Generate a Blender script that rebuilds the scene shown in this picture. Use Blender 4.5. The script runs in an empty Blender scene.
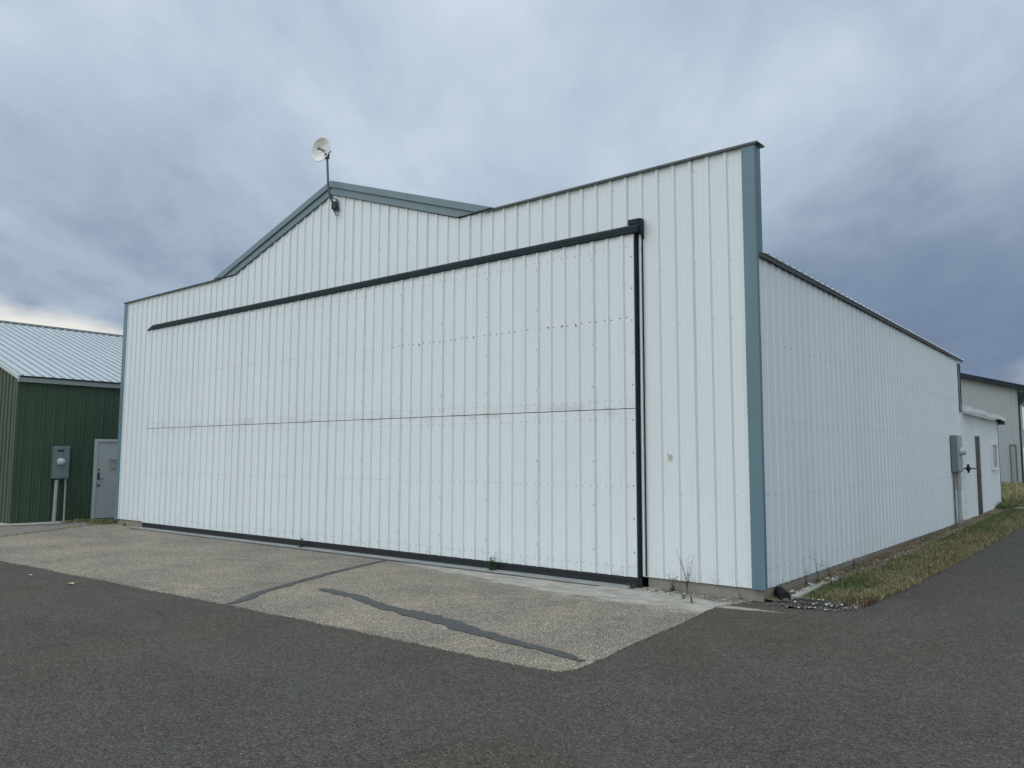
import bpy, bmesh, math, random
from mathutils import Vector, Matrix, noise as mnoise
random.seed(7)
S = bpy.context.scene
COL = S.collection
R = math.radians

# ------------------------------------------------------------------ materials
def new_mat(name):
    m = bpy.data.materials.new(name); m.use_nodes = True
    nt = m.node_tree
    for n in list(nt.nodes): nt.nodes.remove(n)
    out = nt.nodes.new('ShaderNodeOutputMaterial')
    b = nt.nodes.new('ShaderNodeBsdfPrincipled')
    nt.links.new(b.outputs[0], out.inputs[0])
    return m, nt, b

class G:
    """tiny node-graph helper"""
    def __init__(self, nt): self.nt = nt
    def n(self, t, **kw):
        x = self.nt.nodes.new(t)
        for k, v in kw.items(): setattr(x, k, v)
        return x
    def put(self, sock, v):
        if hasattr(v, 'is_linked') or hasattr(v, 'links'): self.nt.links.new(v, sock)
        else:
            try: sock.default_value = v
            except Exception: sock.default_value = (*v, 1) if len(v) == 3 else v
    def math(self, op, a, b=None, c=None, clamp=False):
        x = self.n('ShaderNodeMath', operation=op, use_clamp=clamp)
        self.put(x.inputs[0], a)
        if b is not None: self.put(x.inputs[1], b)
        if c is not None: self.put(x.inputs[2], c)
        return x.outputs[0]
    def vmath(self, op, a, b=None):
        x = self.n('ShaderNodeVectorMath', operation=op)
        self.put(x.inputs[0], a)
        if b is not None: self.put(x.inputs[1], b)
        return x.outputs['Value'] if op in ('DOT_PRODUCT', 'LENGTH') else x.outputs[0]
    def pos(self): return self.n('ShaderNodeNewGeometry').outputs['Position']
    def noise(self, vec, scale, detail=4, rough=.55, dist=0):
        x = self.n('ShaderNodeTexNoise'); self.put(x.inputs['Vector'], vec)
        x.inputs['Scale'].default_value = scale; x.inputs['Detail'].default_value = detail
        x.inputs['Roughness'].default_value = rough; x.inputs['Distortion'].default_value = dist
        return x.outputs[0]
    def vor(self, vec, scale, out='Color', feature='F1'):
        x = self.n('ShaderNodeTexVoronoi', feature=feature); self.put(x.inputs['Vector'], vec)
        x.inputs['Scale'].default_value = scale
        return x.outputs[out]
    def ramp(self, fac, stops):
        x = self.n('ShaderNodeValToRGB'); self.put(x.inputs[0], fac)
        el = x.color_ramp.elements
        while len(el) < len(stops): el.new(.5)
        for e, (p, c) in zip(el, stops):
            e.position = p; e.color = (*c, 1) if not isinstance(c, (int, float)) else (c, c, c, 1)
        return x.outputs[0]
    def smooth(self, v, a, b, t0=0., t1=1.):
        x = self.n('ShaderNodeMapRange', interpolation_type='SMOOTHSTEP')
        self.put(x.inputs[0], v); self.put(x.inputs[1], a); self.put(x.inputs[2], b)
        self.put(x.inputs[3], t0); self.put(x.inputs[4], t1)
        return x.outputs[0]
    def mix(self, f, a, b, mode='MIX'):
        x = self.n('ShaderNodeMix', data_type='RGBA', blend_type=mode)
        self.put(x.inputs[0], f); self.put(x.inputs[6], a); self.put(x.inputs[7], b)
        return x.outputs[2]
    def bump(self, h, strength=.3, dist=.01):
        x = self.n('ShaderNodeBump'); self.put(x.inputs['Height'], h)
        x.inputs['Strength'].default_value = strength; x.inputs['Distance'].default_value = dist
        return x.outputs[0]

def c3(*v): return (*v, 1)

def painted_metal(name, col, rough=.4, var=.08, streak=.5, grime_shade=None, spec=.4, sheetvar=0):
    m, nt, b = new_mat(name); g = G(nt); p = g.pos()
    st = g.noise(g.vmath('MULTIPLY', p, (7, 7, .35)), 1, 4)
    big = g.noise(p, .6, 3)
    f = g.math('MULTIPLY_ADD', st, streak, g.math('MULTIPLY', big, 1 - streak))
    lo = tuple(x * (1 - var) for x in col); hi = tuple(min(1, x * (1 + var)) for x in col)
    c = g.ramp(f, [(.3, lo), (.7, hi)])
    if grime_shade:
        sp = g.noise(g.vmath('MULTIPLY', p, (22, 22, 2.2)), 1, 5, .7)
        c = g.mix(g.smooth(sp, .62, .85, 0, .35), c, c3(*grime_shade))
    g.put(b.inputs['Base Color'], c)
    r = g.math('MULTIPLY_ADD', g.noise(p, 3, 3), .25, rough - .12)
    g.put(b.inputs['Roughness'], r)
    b.inputs['Specular IOR Level'].default_value = spec
    oc = g.noise(g.vmath('MULTIPLY', p, (2.2, 2.2, .9)), 1, 2)
    g.put(b.inputs['Normal'], g.bump(oc, .25, .02))
    return m

def plain(name, col, rough=.5, metal=0., var=.12, scale=6., spec=.4):
    m, nt, b = new_mat(name); g = G(nt); p = g.pos()
    f = g.noise(p, scale, 5, .6)
    c = g.ramp(f, [(.3, tuple(x * (1 - var) for x in col)), (.7, tuple(min(1, x * (1 + var)) for x in col))])
    g.put(b.inputs['Base Color'], c)
    b.inputs['Roughness'].default_value = rough; b.inputs['Metallic'].default_value = metal
    b.inputs['Specular IOR Level'].default_value = spec
    return m

def white_siding(name, col):
    """white ribbed steel: slight chalking, each sheet its own tint, dirt along the seam and base"""
    m, nt, b = new_mat(name); g = G(nt); p = g.pos()
    sx = g.n('ShaderNodeSeparateXYZ'); g.put(sx.inputs[0], p)
    sheet = g.math('FLOOR', g.math('DIVIDE', g.math('ADD', sx.outputs[0], sx.outputs[1]), .9144))
    wn = g.n('ShaderNodeTexWhiteNoise', noise_dimensions='1D'); g.put(wn.inputs['W'], sheet)
    st = g.noise(g.vmath('MULTIPLY', p, (9, 9, .3)), 1, 4)
    f = g.math('ADD', g.math('MULTIPLY', wn.outputs[0], .35), g.math('MULTIPLY', st, .65))
    c = g.ramp(f, [(.2, tuple(x * .965 for x in col)), (.75, tuple(x * 1.02 for x in col))])
    # chalky smudges and run marks
    run = g.noise(g.vmath('MULTIPLY', p, (26, 26, 1.4)), 1, 5, .7)
    runm = g.math('MULTIPLY', g.smooth(run, .58, .8), g.smooth(g.noise(p, .8, 3), .45, .7))
    c = g.mix(g.math('MULTIPLY', runm, .3), c, c3(.46, .46, .41))
    # splashed mud above the foundation, broken up
    sp = g.math('MULTIPLY', g.smooth(sx.outputs[2], .5, .12), g.smooth(g.noise(p, 9, 6, .7), .46, .72))
    c = g.mix(g.math('MULTIPLY', sp, .35), c, c3(.36, .34, .29))
    sm = g.math('MULTIPLY', g.smooth(g.math('ABSOLUTE', g.math('SUBTRACT', sx.outputs[2], 2.22)), .16, .0),
                g.smooth(g.noise(g.vmath('MULTIPLY', p, (3, 3, 9)), 1, 5, .7), .46, .7))
    sm = g.math('MULTIPLY', sm, g.math('LESS_THAN', sx.outputs[1], -.06))
    c = g.mix(g.math('MULTIPLY', sm, .5), c, c3(.38, .39, .35))
    g.put(b.inputs['Base Color'], c)
    g.put(b.inputs['Roughness'], g.math('MULTIPLY_ADD', g.noise(p, 2, 3), .2, .38))
    b.inputs['Specular IOR Level'].default_value = .35
    oc = g.noise(g.vmath('MULTIPLY', p, (2.4, 2.4, .8)), 1, 3)
    g.put(b.inputs['Normal'], g.bump(oc, .55, .02))
    return m

M = {}
WH = (.675, .73, .75)
M['white'] = white_siding('white ribbed steel', WH)
M['white_side'] = M['white']
M['ribshade'] = plain('painted shade line beside the ribs', (.565, .61, .625), .7, 0, .15, 9)  # shade of the rib flanks, painted as a grey line
M['screw_pale'] = plain('pale screw heads', (.42, .45, .46), .6, .1, .3, 40)
M['teal'] = painted_metal('blue grey trim', (.112, .193, .228), .42, .1)
M['teal_edge'] = painted_metal('blue grey gable trim', (.15, .215, .24), .42, .08)
M['dark'] = plain('dark rubber seal', (.012, .017, .022), .6, 0, .25, 14)
M['darktrim'] = plain('charcoal door trim', (.014, .024, .031), .6, 0, .2, 5, .2)
M['eave'] = plain('grey eave trim', (.085, .10, .105), .55, 0, .15, 5, .25)
M['roof'] = painted_metal('pale steel roofing', (.47, .52, .54), .5, .05, .2, None, .25)
M['roofshade'] = plain('painted shade at rib foot', (.24, .28, .30), .7, 0, .15, 6)  # darker tone painted at rib feet, standing in for rib shade
M['screw'] = plain('screw heads', (.20, .21, .215), .6, .2, .4, 40)
M['rust'] = plain('rusty screw heads', (.045, .035, .03), .8, 0, .4, 40)
M['green'] = painted_metal('dark green siding', (.042, .077, .048), .5, .14, .5, None, .25)
M['green_front'] = painted_metal('olive green siding', (.046, .07, .040), .5, .12)
M['trimgrey'] = painted_metal('grey trim', (.22, .25, .25), .45, .08)
M['lighttrim'] = painted_metal('pale trim', (.42, .47, .46), .45, .06)
M['doorgrey'] = painted_metal('pale grey door', (.39, .43, .44), .45, .05)
M['meter'] = painted_metal('grey enclosure', (.15, .19, .205), .45, .1)
M['meter_light'] = painted_metal('light grey enclosure cover', (.30, .35, .35), .45, .08)
M['pvc'] = plain('grey conduit', (.34, .35, .33), .5, 0, .1, 10)
M['beige'] = painted_metal('beige siding', (.30, .335, .35), .5, .05)
M['shedwhite'] = painted_metal('white shed siding', (.66, .71, .73), .45, .05)
M['pole'] = plain('galvanised steel', (.10, .12, .13), .45, .6, .2, 12)
M['dish'] = plain('white dish', (.72, .74, .71), .4, 0, .04, 5)
M['black'] = plain('black plastic', (.008, .009, .011), .55, 0, .3, 20)
M['doordark'] = plain('dark grey green door', (.028, .04, .034), .5, 0, .15, 4)
M['whitetrim'] = plain('white frame', (.72, .74, .74), .45, 0, .05, 8)
M['paper'] = plain('dried label', (.46, .48, .38), .8, 0, .3, 30)
M['leaf_dry'] = plain('dry leaf', (.5, .42, .22), .8, 0, .2, 40)
M['stalk'] = plain('weed stalk', (.07, .085, .04), .8, 0, .3, 30)
M['weed'] = plain('weed leaf', (.075, .14, .045), .7, 0, .4, 25)
M['weed_dry'] = plain('dry weed', (.12, .105, .055), .85, 0, .3, 25)
M['g1'] = plain('grass green', (.09, .13, .042), .8, 0, .35, 7)
M['g2'] = plain('grass olive', (.16, .162, .068), .8, 0, .3, 7)
M['g3'] = plain('grass dry', (.30, .26, .14), .85, 0, .3, 7)
M['g4'] = plain('grass brown', (.15, .11, .065), .85, 0, .3, 7)
M['st_white'] = plain('pale stone', (.55, .53, .48), .85, 0, .2, 60)
M['st_grey'] = plain('grey stone', (.13, .125, .12), .9, 0, .4, 60)
M['st_brown'] = plain('brown stone', (.2, .14, .1), .9, 0, .3, 60)

def glass(name, col=(.02, .03, .035)):
    m, nt, b = new_mat(name); g = G(nt)
    g.put(b.inputs['Base Color'], g.ramp(g.noise(g.pos(), 5, 2), [(.3, col), (.7, tuple(x * 2.2 for x in col))]))
    b.inputs['Roughness'].default_value = .08; b.inputs['Specular IOR Level'].default_value = .7
    return m
M['glass'] = glass('window glass')
M['glass_red'] = glass('window glass with curtain', (.07, .06, .055))
M['glass_pale'] = glass('pale pane', (.17, .18, .165))

def concrete(name, col, var=.25):
    m, nt, b = new_mat(name); g = G(nt); p = g.pos()
    f = g.math('ADD', g.math('MULTIPLY', g.noise(p, 3, 6, .65), .6), g.math('MULTIPLY', g.noise(p, 45, 4, .7), .4))
    c = g.ramp(f, [(.3, tuple(x * (1 - var) for x in col)), (.72, tuple(min(1, x * (1 + var)) for x in col))])
    pit = g.smooth(g.noise(p, 26, 3, .6), .62, .72)
    c = g.mix(g.math('MULTIPLY', pit, .5), c, c3(*(x * .45 for x in col)))
    g.put(b.inputs['Base Color'], c); b.inputs['Roughness'].default_value = .9
    b.inputs['Specular IOR Level'].default_value = .2
    g.put(b.inputs['Normal'], g.bump(g.noise(p, 60, 5, .7), .5, .006))
    return m
M['concrete'] = concrete('weathered concrete', (.25, .24, .205))
M['concrete_light'] = concrete('pale concrete', (.40, .39, .34))
M['threshold'] = concrete('grey threshold', (.27, .29, .285))

def asphalt():
    m, nt, b = new_mat('worn asphalt'); g = G(nt); p = g.pos()
    n1 = g.noise(p, 95, 4, .85); n2 = g.noise(p, 1.0, 5, .6); n3 = g.noise(p, 7, 5, .7)
    n4 = g.noise(p, 24, 4, .75)
    cell = g.n('ShaderNodeSeparateXYZ'); g.put(cell.inputs[0], g.vor(p, 100, 'Color'))
    f = g.math('ADD', g.math('MULTIPLY', n1, .54), g.math('ADD', g.math('MULTIPLY', cell.outputs[0], .28), g.math('MULTIPLY', n4, .18)))
    c = g.ramp(f, [(.24, (.016, .0152, .0127)), (.42, (.059, .0557, .0467)), (.58, (.104, .0985, .083)), (.8, (.25, .24, .205))])
    mul = g.math('MULTIPLY', g.ramp(n2, [(.3, .90), (.7, 1.09)]), g.ramp(n3, [(.25, .88), (.75, 1.12)]))
    sc = g.n('ShaderNodeVectorMath', operation='SCALE'); g.put(sc.inputs[0], c); g.put(sc.inputs['Scale'], mul)
    c = sc.outputs[0]
    c = g.mix(g.smooth(g.noise(p, .35, 3), .4, .65), c, g.mix(1, c, c3(1.04, .99, .94), 'MULTIPLY'))
    for scale, rad, thr, k, colr in ((38, .2, .982, .8, (.42, .39, .35)), (95, .33, .95, .7, (.25, .245, .22)), (55, .3, .96, .8, (.012, .012, .012))):
        d = g.vor(p, scale, 'Distance'); sx = g.n('ShaderNodeSeparateXYZ'); g.put(sx.inputs[0], g.vor(p, scale, 'Color'))
        chip = g.math('MULTIPLY', g.math('LESS_THAN', d, rad), g.math('GREATER_THAN', sx.outputs[1], thr))
        c = g.mix(g.math('MULTIPLY', chip, k), c, c3(*colr))
    bl = g.smooth(g.noise(p, 1.7, 6, .75, 1.0), .64, .74)
    c = g.mix(g.math('MULTIPLY', bl, .15), c, c3(.03, .03, .027))
    # broad worn wheel paths along the lane and a sealed, slightly darker joint
    xs_ = g.n('ShaderNodeSeparateXYZ'); g.put(xs_.inputs[0], p)
    wv = g.math('MULTIPLY', g.math('SUBTRACT', g.noise(p, .5, 4, .6), .5), 1.6)
    for cy_, hw, colr, k in ((-5.05, .42, (.13, .126, .112), .08), (-6.7, .42, (.13, .126, .112), .07)):
        dd = g.math('ABSOLUTE', g.math('SUBTRACT', g.math('ADD', xs_.outputs[1], wv), cy_))
        c = g.mix(g.math('MULTIPLY', g.smooth(dd, hw, .05), k), c, c3(*colr))
    oil = g.smooth(g.noise(g.vmath('MULTIPLY', p, (1, 1, 1)), .8, 5, .68, .8), .62, .70)
    c = g.mix(g.math('MULTIPLY', oil, .10), c, c3(.022, .021, .019))
    cr = g.vor(g.vmath('ADD', p, g.vmath('MULTIPLY', g.n('ShaderNodeTexNoise').outputs['Color'], (.0, .0, .0))), .42, 'Distance', 'DISTANCE_TO_EDGE')
    crm = g.math('MULTIPLY', g.smooth(g.math('ADD', cr, g.math('MULTIPLY', g.math('SUBTRACT', g.noise(p, 5, 5, .7), .5), .05)), .012, .003), g.smooth(g.noise(p, .6, 2), .5, .62))
    c = g.mix(g.math('MULTIPLY', crm, .22), c, c3(.018, .018, .016))
    # cement washed out over the asphalt beside the hangar corner
    sp = g.n('ShaderNodeSeparateXYZ'); g.put(sp.inputs[0], p)
    off = g.math('SUBTRACT', g.math('SUBTRACT', sp.outputs[1], g.math('MULTIPLY', sp.outputs[0], .13)), -.50)
    off = g.math('ADD', off, g.math('MULTIPLY', g.math('SUBTRACT', g.noise(p, 6, 5, .7), .5), .16))
    wid = g.smooth(sp.outputs[0], .6, -.4, .01, .12)
    st = g.math('MULTIPLY', g.smooth(g.math('ABSOLUTE', off), wid, g.math('MULTIPLY', wid, .25)), g.math('MULTIPLY', g.smooth(sp.outputs[0], .6, .0), g.smooth(sp.outputs[1], -.9, -.7)))
    c = g.mix(g.math('MULTIPLY', st, .9), c, c3(.42, .37, .33))
    g.put(b.inputs['Base Color'], c); b.inputs['Roughness'].default_value = .92
    b.inputs['Specular IOR Level'].default_value = .15
    h = g.math('ADD', f, g.math('MULTIPLY', n4, .4))
    g.put(b.inputs['Normal'], g.bump(h, .8, .012))
    return m
M['asphalt'] = asphalt()

def aggregate():
    """exposed aggregate apron with a worn, paste-smooth pale band along the door"""
    m, nt, b = new_mat('exposed aggregate concrete'); g = G(nt); p = g.pos()
    sep = g.n('ShaderNodeSeparateXYZ'); g.put(sep.inputs[0], p)
    X, Y = sep.outputs[0], sep.outputs[1]
    vc = g.vor(p, 98, 'Color'); vd = g.vor(p, 98, 'Distance')
    s = g.n('ShaderNodeSeparateXYZ'); g.put(s.inputs[0], vc)
    stone = g.ramp(s.outputs[0], [(0, (.095, .081, .066)), (.28, (.21, .185, .152)), (.6, (.355, .32, .263)), (.84, (.52, .475, .40)), (1, (.78, .74, .64))])
    paste = c3(.185, .165, .136)
    c = g.mix(g.smooth(vd, .42, .6), stone, paste)
    c = g.mix(1, c, g.ramp(g.noise(p, .9, 5, .6), [(.3, (.76, .76, .77)), (.7, (1.2, 1.16, 1.1))]), 'MULTIPLY')
    c = g.mix(.8, c, g.ramp(g.noise(p, 7, 4, .65), [(.3, (.86, .86, .86)), (.7, (1.12, 1.1, 1.08))]), 'MULTIPLY')
    # grey dampish smudges near the door further left
    gs = g.math('MULTIPLY', g.smooth(Y, -2.2, -.7), g.smooth(g.noise(g.vmath('MULTIPLY', p, (.7, 1.6, 1)), 1.4, 5, .65), .45, .65))
    c = g.mix(g.math('MULTIPLY', gs, .35), c, c3(.21, .205, .19))
    stn = g.smooth(g.noise(p, 1.5, 5, .7, .6), .60, .68)
    c = g.mix(g.math('MULTIPLY', stn, .35), c, c3(.10, .09, .075))
    # pale paste band: centre line drifts, width grows to the right
    wob = g.math('MULTIPLY', g.math('SUBTRACT', g.noise(g.vmath('MULTIPLY', p, (1.3, 3.5, 1)), 1.3, 6, .68), .5), 1.15)
    front = g.math('MULTIPLY_ADD', g.smooth(X, -5.9, -1.6), -.62, -.46)
    band = g.smooth(g.math('ADD', g.math('SUBTRACT', Y, front), wob), -.09, .14)
    band = g.math('MULTIPLY', band, g.smooth(X, -5.7, -5.0))
    brk = g.smooth(g.noise(g.vmath('MULTIPLY', p, (1.2, 4.5, 1)), 1.6, 6, .7), .36, .58)
    band = g.math('MULTIPLY', band, g.math('MULTIPLY_ADD', brk, .65, .35))
    smooth_c = g.ramp(g.math('MULTIPLY_ADD', g.noise(p, 5, 6, .7), .7, g.math('MULTIPLY', g.noise(p, 50, 3), .3)),
                      [(.3, (.30, .285, .25)), (.7, (.54, .525, .475))])
    c = g.mix(g.math('MULTIPLY', band, .85), c, smooth_c)
    g.put(b.inputs['Base Color'], c); b.inputs['Roughness'].default_value = .9
    b.inputs['Specular IOR Level'].default_value = .2
    hh = g.math('MULTIPLY', g.math('SUBTRACT', 1, vd), g.math('SUBTRACT', 1, g.math('MULTIPLY', band, .8)))
    g.put(b.inputs['Normal'], g.bump(hh, .8, .008))
    return m
M['apron'] = aggregate()

def soil(name, a, bb, cc):
    m, nt, b = new_mat(name); g = G(nt); p = g.pos()
    f = g.math('ADD', g.math('MULTIPLY', g.noise(p, 2.5, 6, .65), .5), g.math('MULTIPLY', g.noise(p, 40, 5, .7), .5))
    g.put(b.inputs['Base Color'], g.ramp(f, [(.32, a), (.5, bb), (.68, cc)]))
    b.inputs['Roughness'].default_value = 1; b.inputs['Specular IOR Level'].default_value = .1
    g.put(b.inputs['Normal'], g.bump(g.noise(p, 55, 5, .7), .8, .012))
    return m
M['soil'] = soil('dry soil', (.07, .055, .038), (.17, .135, .09), (.30, .25, .175))
M['field'] = soil('grassy ground', (.055, .065, .025), (.12, .115, .05), (.23, .19, .09))
M['gravel'] = soil('dark gravel', (.018, .018, .018), (.045, .043, .04), (.12, .115, .105))
M['walk'] = concrete('worn grey walk', (.20, .19, .165), .3)
M['path'] = soil('gravel path', (.12, .115, .1), (.22, .21, .185), (.34, .32, .28))

def tar():
    m, nt, b = new_mat('crack sealing tar'); g = G(nt); p = g.pos()
    c = g.ramp(g.noise(p, 30, 5, .7), [(.3, (.020, .022, .023)), (.7, (.050, .053, .054))])
    c = g.mix(g.smooth(g.noise(p, 70, 4, .75),   .52, .68, 0, .8), c, c3(.20, .19, .165))
    g.put(b.inputs['Base Color'], c)
    b.inputs['Roughness'].default_value = .6
    g.put(b.inputs['Normal'], g.bump(g.noise(p, 30, 4), .3, .004))
    return m
M['tar'] = tar()

# ------------------------------------------------------------------ mesh helpers
class MB:
    def __init__(self): self.v = []; self.f = []; self.mi = []; self.sm = []
    def add(self, vs, fs, mi=0, smooth=False):
        o = len(self.v); self.v += [tuple(x) for x in vs]
        for f in fs: self.f.append(tuple(i + o for i in f)); self.mi.append(mi); self.sm.append(smooth)
    def box(self, a, b, mi=0):
        x0, y0, z0 = a; x1, y1, z1 = b
        self.add([(x0,y0,z0),(x1,y0,z0),(x1,y1,z0),(x0,y1,z0),(x0,y0,z1),(x1,y0,z1),(x1,y1,z1),(x0,y1,z1)],
                 [(0,3,2,1),(4,5,6,7),(0,1,5,4),(1,2,6,5),(2,3,7,6),(3,0,4,7)], mi)
    def prism(self, poly, axis, a, b, mi=0):
        """poly of 2D points in the other two axes, extruded along axis from a to b"""
        n = len(poly)
        def P(p, t):
            return {'x': (t, p[0], p[1]), 'y': (p[0], t, p[1]), 'z': (p[0], p[1], t)}[axis]
        vs = [P(p, a) for p in poly] + [P(p, b) for p in poly]
        fs = [tuple(range(n))[::-1], tuple(range(n, 2*n))] + [(i, (i+1) % n, n+(i+1) % n, n+i) for i in range(n)]
        self.add(vs, fs, mi)
    def tube(self, pts, r, seg=10, mi=0, caps=True):
        pts = [Vector(p) for p in pts]; rs = r if isinstance(r, (list, tuple)) else [r]*len(pts)
        vs = []; up = Vector((.31, .17, .93)).normalized()
        for i, p in enumerate(pts):
            t = (pts[min(i+1, len(pts)-1)] - pts[max(i-1, 0)]).normalized()
            a = t.cross(up)
            if a.length < .05: a = t.cross(Vector((1, 0, 0)))
            a.normalize(); b = t.cross(a)
            for k in range(seg):
                w = 2*math.pi*k/seg; vs.append(p + a*math.cos(w)*rs[i] + b*math.sin(w)*rs[i])
        fs = [(i*seg+k, i*seg+(k+1) % seg, (i+1)*seg+(k+1) % seg, (i+1)*seg+k) for i in range(len(pts)-1) for k in range(seg)]
        self.add(vs, fs, mi, True)
        if caps:
            self.add(vs[:seg], [tuple(range(seg))], mi); self.add(vs[-seg:], [tuple(range(seg))[::-1]], mi)
    def lathe(self, prof, c, axis, seg=24, mi=0):
        """prof: (radius, along-axis) pairs"""
        c = Vector(c); ax = Vector(axis).normalized(); a = ax.orthogonal().normalized(); b = ax.cross(a)
        vs = []
        for r, t in prof:
            for k in range(seg):
                w = 2*math.pi*k/seg; vs.append(c + ax*t + (a*math.cos(w)+b*math.sin(w))*r)
        fs = [(i*seg+k, i*seg+(k+1) % seg, (i+1)*seg+(k+1) % seg, (i+1)*seg+k) for i in range(len(prof)-1) for k in range(seg)]
        self.add(vs, fs, mi, True)
    def build(self, name, mats, parent=None, bevel=0, loc=None):
        me = bpy.data.meshes.new(name)
        o = Vector(parent.get('_w', (0, 0, 0))) if parent is not None else Vector(loc or (0, 0, 0))
        me.from_pydata([Vector(v) - o for v in self.v], [], self.f)
        if not isinstance(mats, (list, tuple)): mats = [mats]
        for m in mats: me.materials.append(m)
        me.polygons.foreach_set('material_index', self.mi)
        me.polygons.foreach_set('use_smooth', self.sm)
        bm = bmesh.new(); bm.from_mesh(me)
        if not getattr(self, 'sheet', False): bmesh.ops.recalc_face_normals(bm, faces=bm.faces)
        if bevel:
            es = [e for e in bm.edges if len(e.link_faces) == 2 and e.calc_face_angle(0) > .6]
            bmesh.ops.bevel(bm, geom=es, offset=bevel, segments=2, affect='EDGES', profile=.6)
        bm.to_mesh(me); bm.free(); me.update()
        ob = bpy.data.objects.new(name, me); COL.objects.link(ob)
        if parent is not None:
            ob.parent = parent; ob['_w'] = tuple(o)
        else: ob.location = o; ob['_w'] = tuple(o)
        return ob

def thing(name, loc, label, cat, group=None):
    o = bpy.data.objects.new(name, None); o.empty_display_size = .2; COL.objects.link(o)
    o.location = loc; o['_w'] = tuple(loc)
    o['label'] = label; o['category'] = cat
    if group: o['group'] = group
    return o
def tag(o, label, cat, group=None, kind=None):
    if label: o['label'] = label
    if cat: o['category'] = cat
    if group: o['group'] = group
    if kind: o['kind'] = kind
    return o
def struct(o, label=None, cat=None):
    o['kind'] = 'structure'
    if label: o['label'] = label
    if cat: o['category'] = cat
    return o

PITCH = .2286
def rib_profile(length, start=0., h=.02, minor=.003, lap=True, extra=(), phase=0):
    """(u, offset) columns of a ribbed steel sheet; ribs at start + k*PITCH"""
    pts = {}
    k0 = int(math.floor((0-start)/PITCH)) - 1; k1 = int(math.ceil((length-start)/PITCH)) + 1
    for k in range(k0, k1+1):
        u = start + k*PITCH
        L = [(-.0365, 0), (-.030, 0), (-.014, h), (.014, h), (.026, 0), (.0335, 0)]
        if lap and (k + phase) % 4 == 0: L += [(.0345, -.0035), (.042, -.0035), (.044, 0)]
        if minor:
            for q in (1/3, 2/3):
                c = PITCH*q; L += [(c-.016, 0), (c-.007, minor), (c+.007, minor), (c+.016, 0)]
        for d, o in L: pts[round(u+d, 4)] = o
    us = sorted(pts)
    def at(u):
        lo = max([x for x in us if x <= u], default=us[0]); hi = min([x for x in us if x >= u], default=us[-1])
        if hi == lo: return pts[lo]
        return pts[lo] + (pts[hi]-pts[lo])*(u-lo)/(hi-lo)
    keep = sorted(set([0., length] + [e for e in extra if 0 < e < length] + [u for u in us if 0 < u < length]))
    return [(u, at(u)) for u in keep]

def siding(mb, o, du, nrm, length, z0, z1, start=.1, mi=0, extra=(), grime_shade=None, gside=1, **kw):
    """vertical ribbed sheet from origin o along du; z0 / z1 numbers or functions of u"""
    o = Vector(o); du = Vector(du); nrm = Vector(nrm)
    prof = rib_profile(length, start, extra=extra, **kw)
    vs = []
    for u, off in prof:
        p = o + du*u + nrm*off
        a = z0(u) if callable(z0) else z0; b = z1(u) if callable(z1) else z1
        vs += [(p.x, p.y, a), (p.x, p.y, b)]
    flip = du.cross(Vector((0, 0, 1))).dot(nrm) < 0
    fs = []
    for i in range(len(prof)-1):
        f = (2*i, 2*i+2, 2*i+3, 2*i+1)
        fs.append(f[::-1] if flip else f)
    if grime_shade is None: mb.add(vs, fs, mi)
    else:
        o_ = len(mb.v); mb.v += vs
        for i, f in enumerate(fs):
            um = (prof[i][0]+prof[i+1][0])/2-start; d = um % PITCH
            shaded = (.0258 < d < .034) if gside > 0 else (PITCH-.037 < d < PITCH-.0295)  # strip at the rib foot that gets the painted shade colour
            if um % (PITCH*4) < .0445 and um % (PITCH*4) > .026: shaded = True
            mb.f.append(tuple(k+o_ for k in f)); mb.mi.append(grime_shade if shaded else mi); mb.sm.append(False)

def screw(mb, p, nrm, r=.0075, mi=1):
    r *= 1.05
    p = Vector(p); n = Vector(nrm).normalized(); a = n.orthogonal().normalized(); b = n.cross(a)
    vs = [p + n*.001 + (a*math.cos(i*math.pi/3)+b*math.sin(i*math.pi/3))*r for i in range(6)]
    vs += [p + n*.006 + (a*math.cos(i*math.pi/3)+b*math.sin(i*math.pi/3))*r*.7 for i in range(6)]
    mb.add(vs, [(i, (i+1) % 6, 6+(i+1) % 6, 6+i) for i in range(6)] + [(6, 7, 8, 9, 10, 11)], mi)

# ------------------------------------------------------------------ main dimensions
W = 15.58; RX = -W/2; HB = .14; HP = 5.28; PK = 6.55; SL = .333; L = 12.6
SLR = .325
def gz(x): return PK - SL*abs(x-RX)
def ground_z(y): return max(0., min(.38, .0105*y))

# ================================================================== SETTING
def grid_sheet(name, xs, ys, mat, dz, wob=0., zf=None):
    mb = MB(); mb.sheet = True
    n = len(xs)
    for y in ys:
        for x in xs:
            mb.v.append((x, y, (zf or (lambda a, b: ground_z(b)))(x, y) + dz + (wob*mnoise.noise(Vector((x*.9, y*.9, 0))) if wob else 0)))
    for j in range(len(ys)-1):
        for i in range(n-1):
            mb.f.append((j*n+i, j*n+i+1, (j+1)*n+i+1, (j+1)*n+i)); mb.mi.append(0); mb.sm.append(True)
    return mb.build(name, mat)
def rng(a, b, n): return [a+(b-a)*i/n for i in range(n+1)]

struct(grid_sheet('ground', [-900, -200, -60, -25, -10, 0, 10, 25, 60, 200, 900],
                  [-500, -100, -30, -5, 0, 5, 10, 15, 20, 25, 30, 36.2, 45, 80, 200, 900], M['field'], -.03),
       'dry grassy ground around the hangars', 'ground')

def edge_noise(t, s, a, seed=0): return a*mnoise.noise(Vector((t*s, seed*3.7, .5)))
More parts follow.
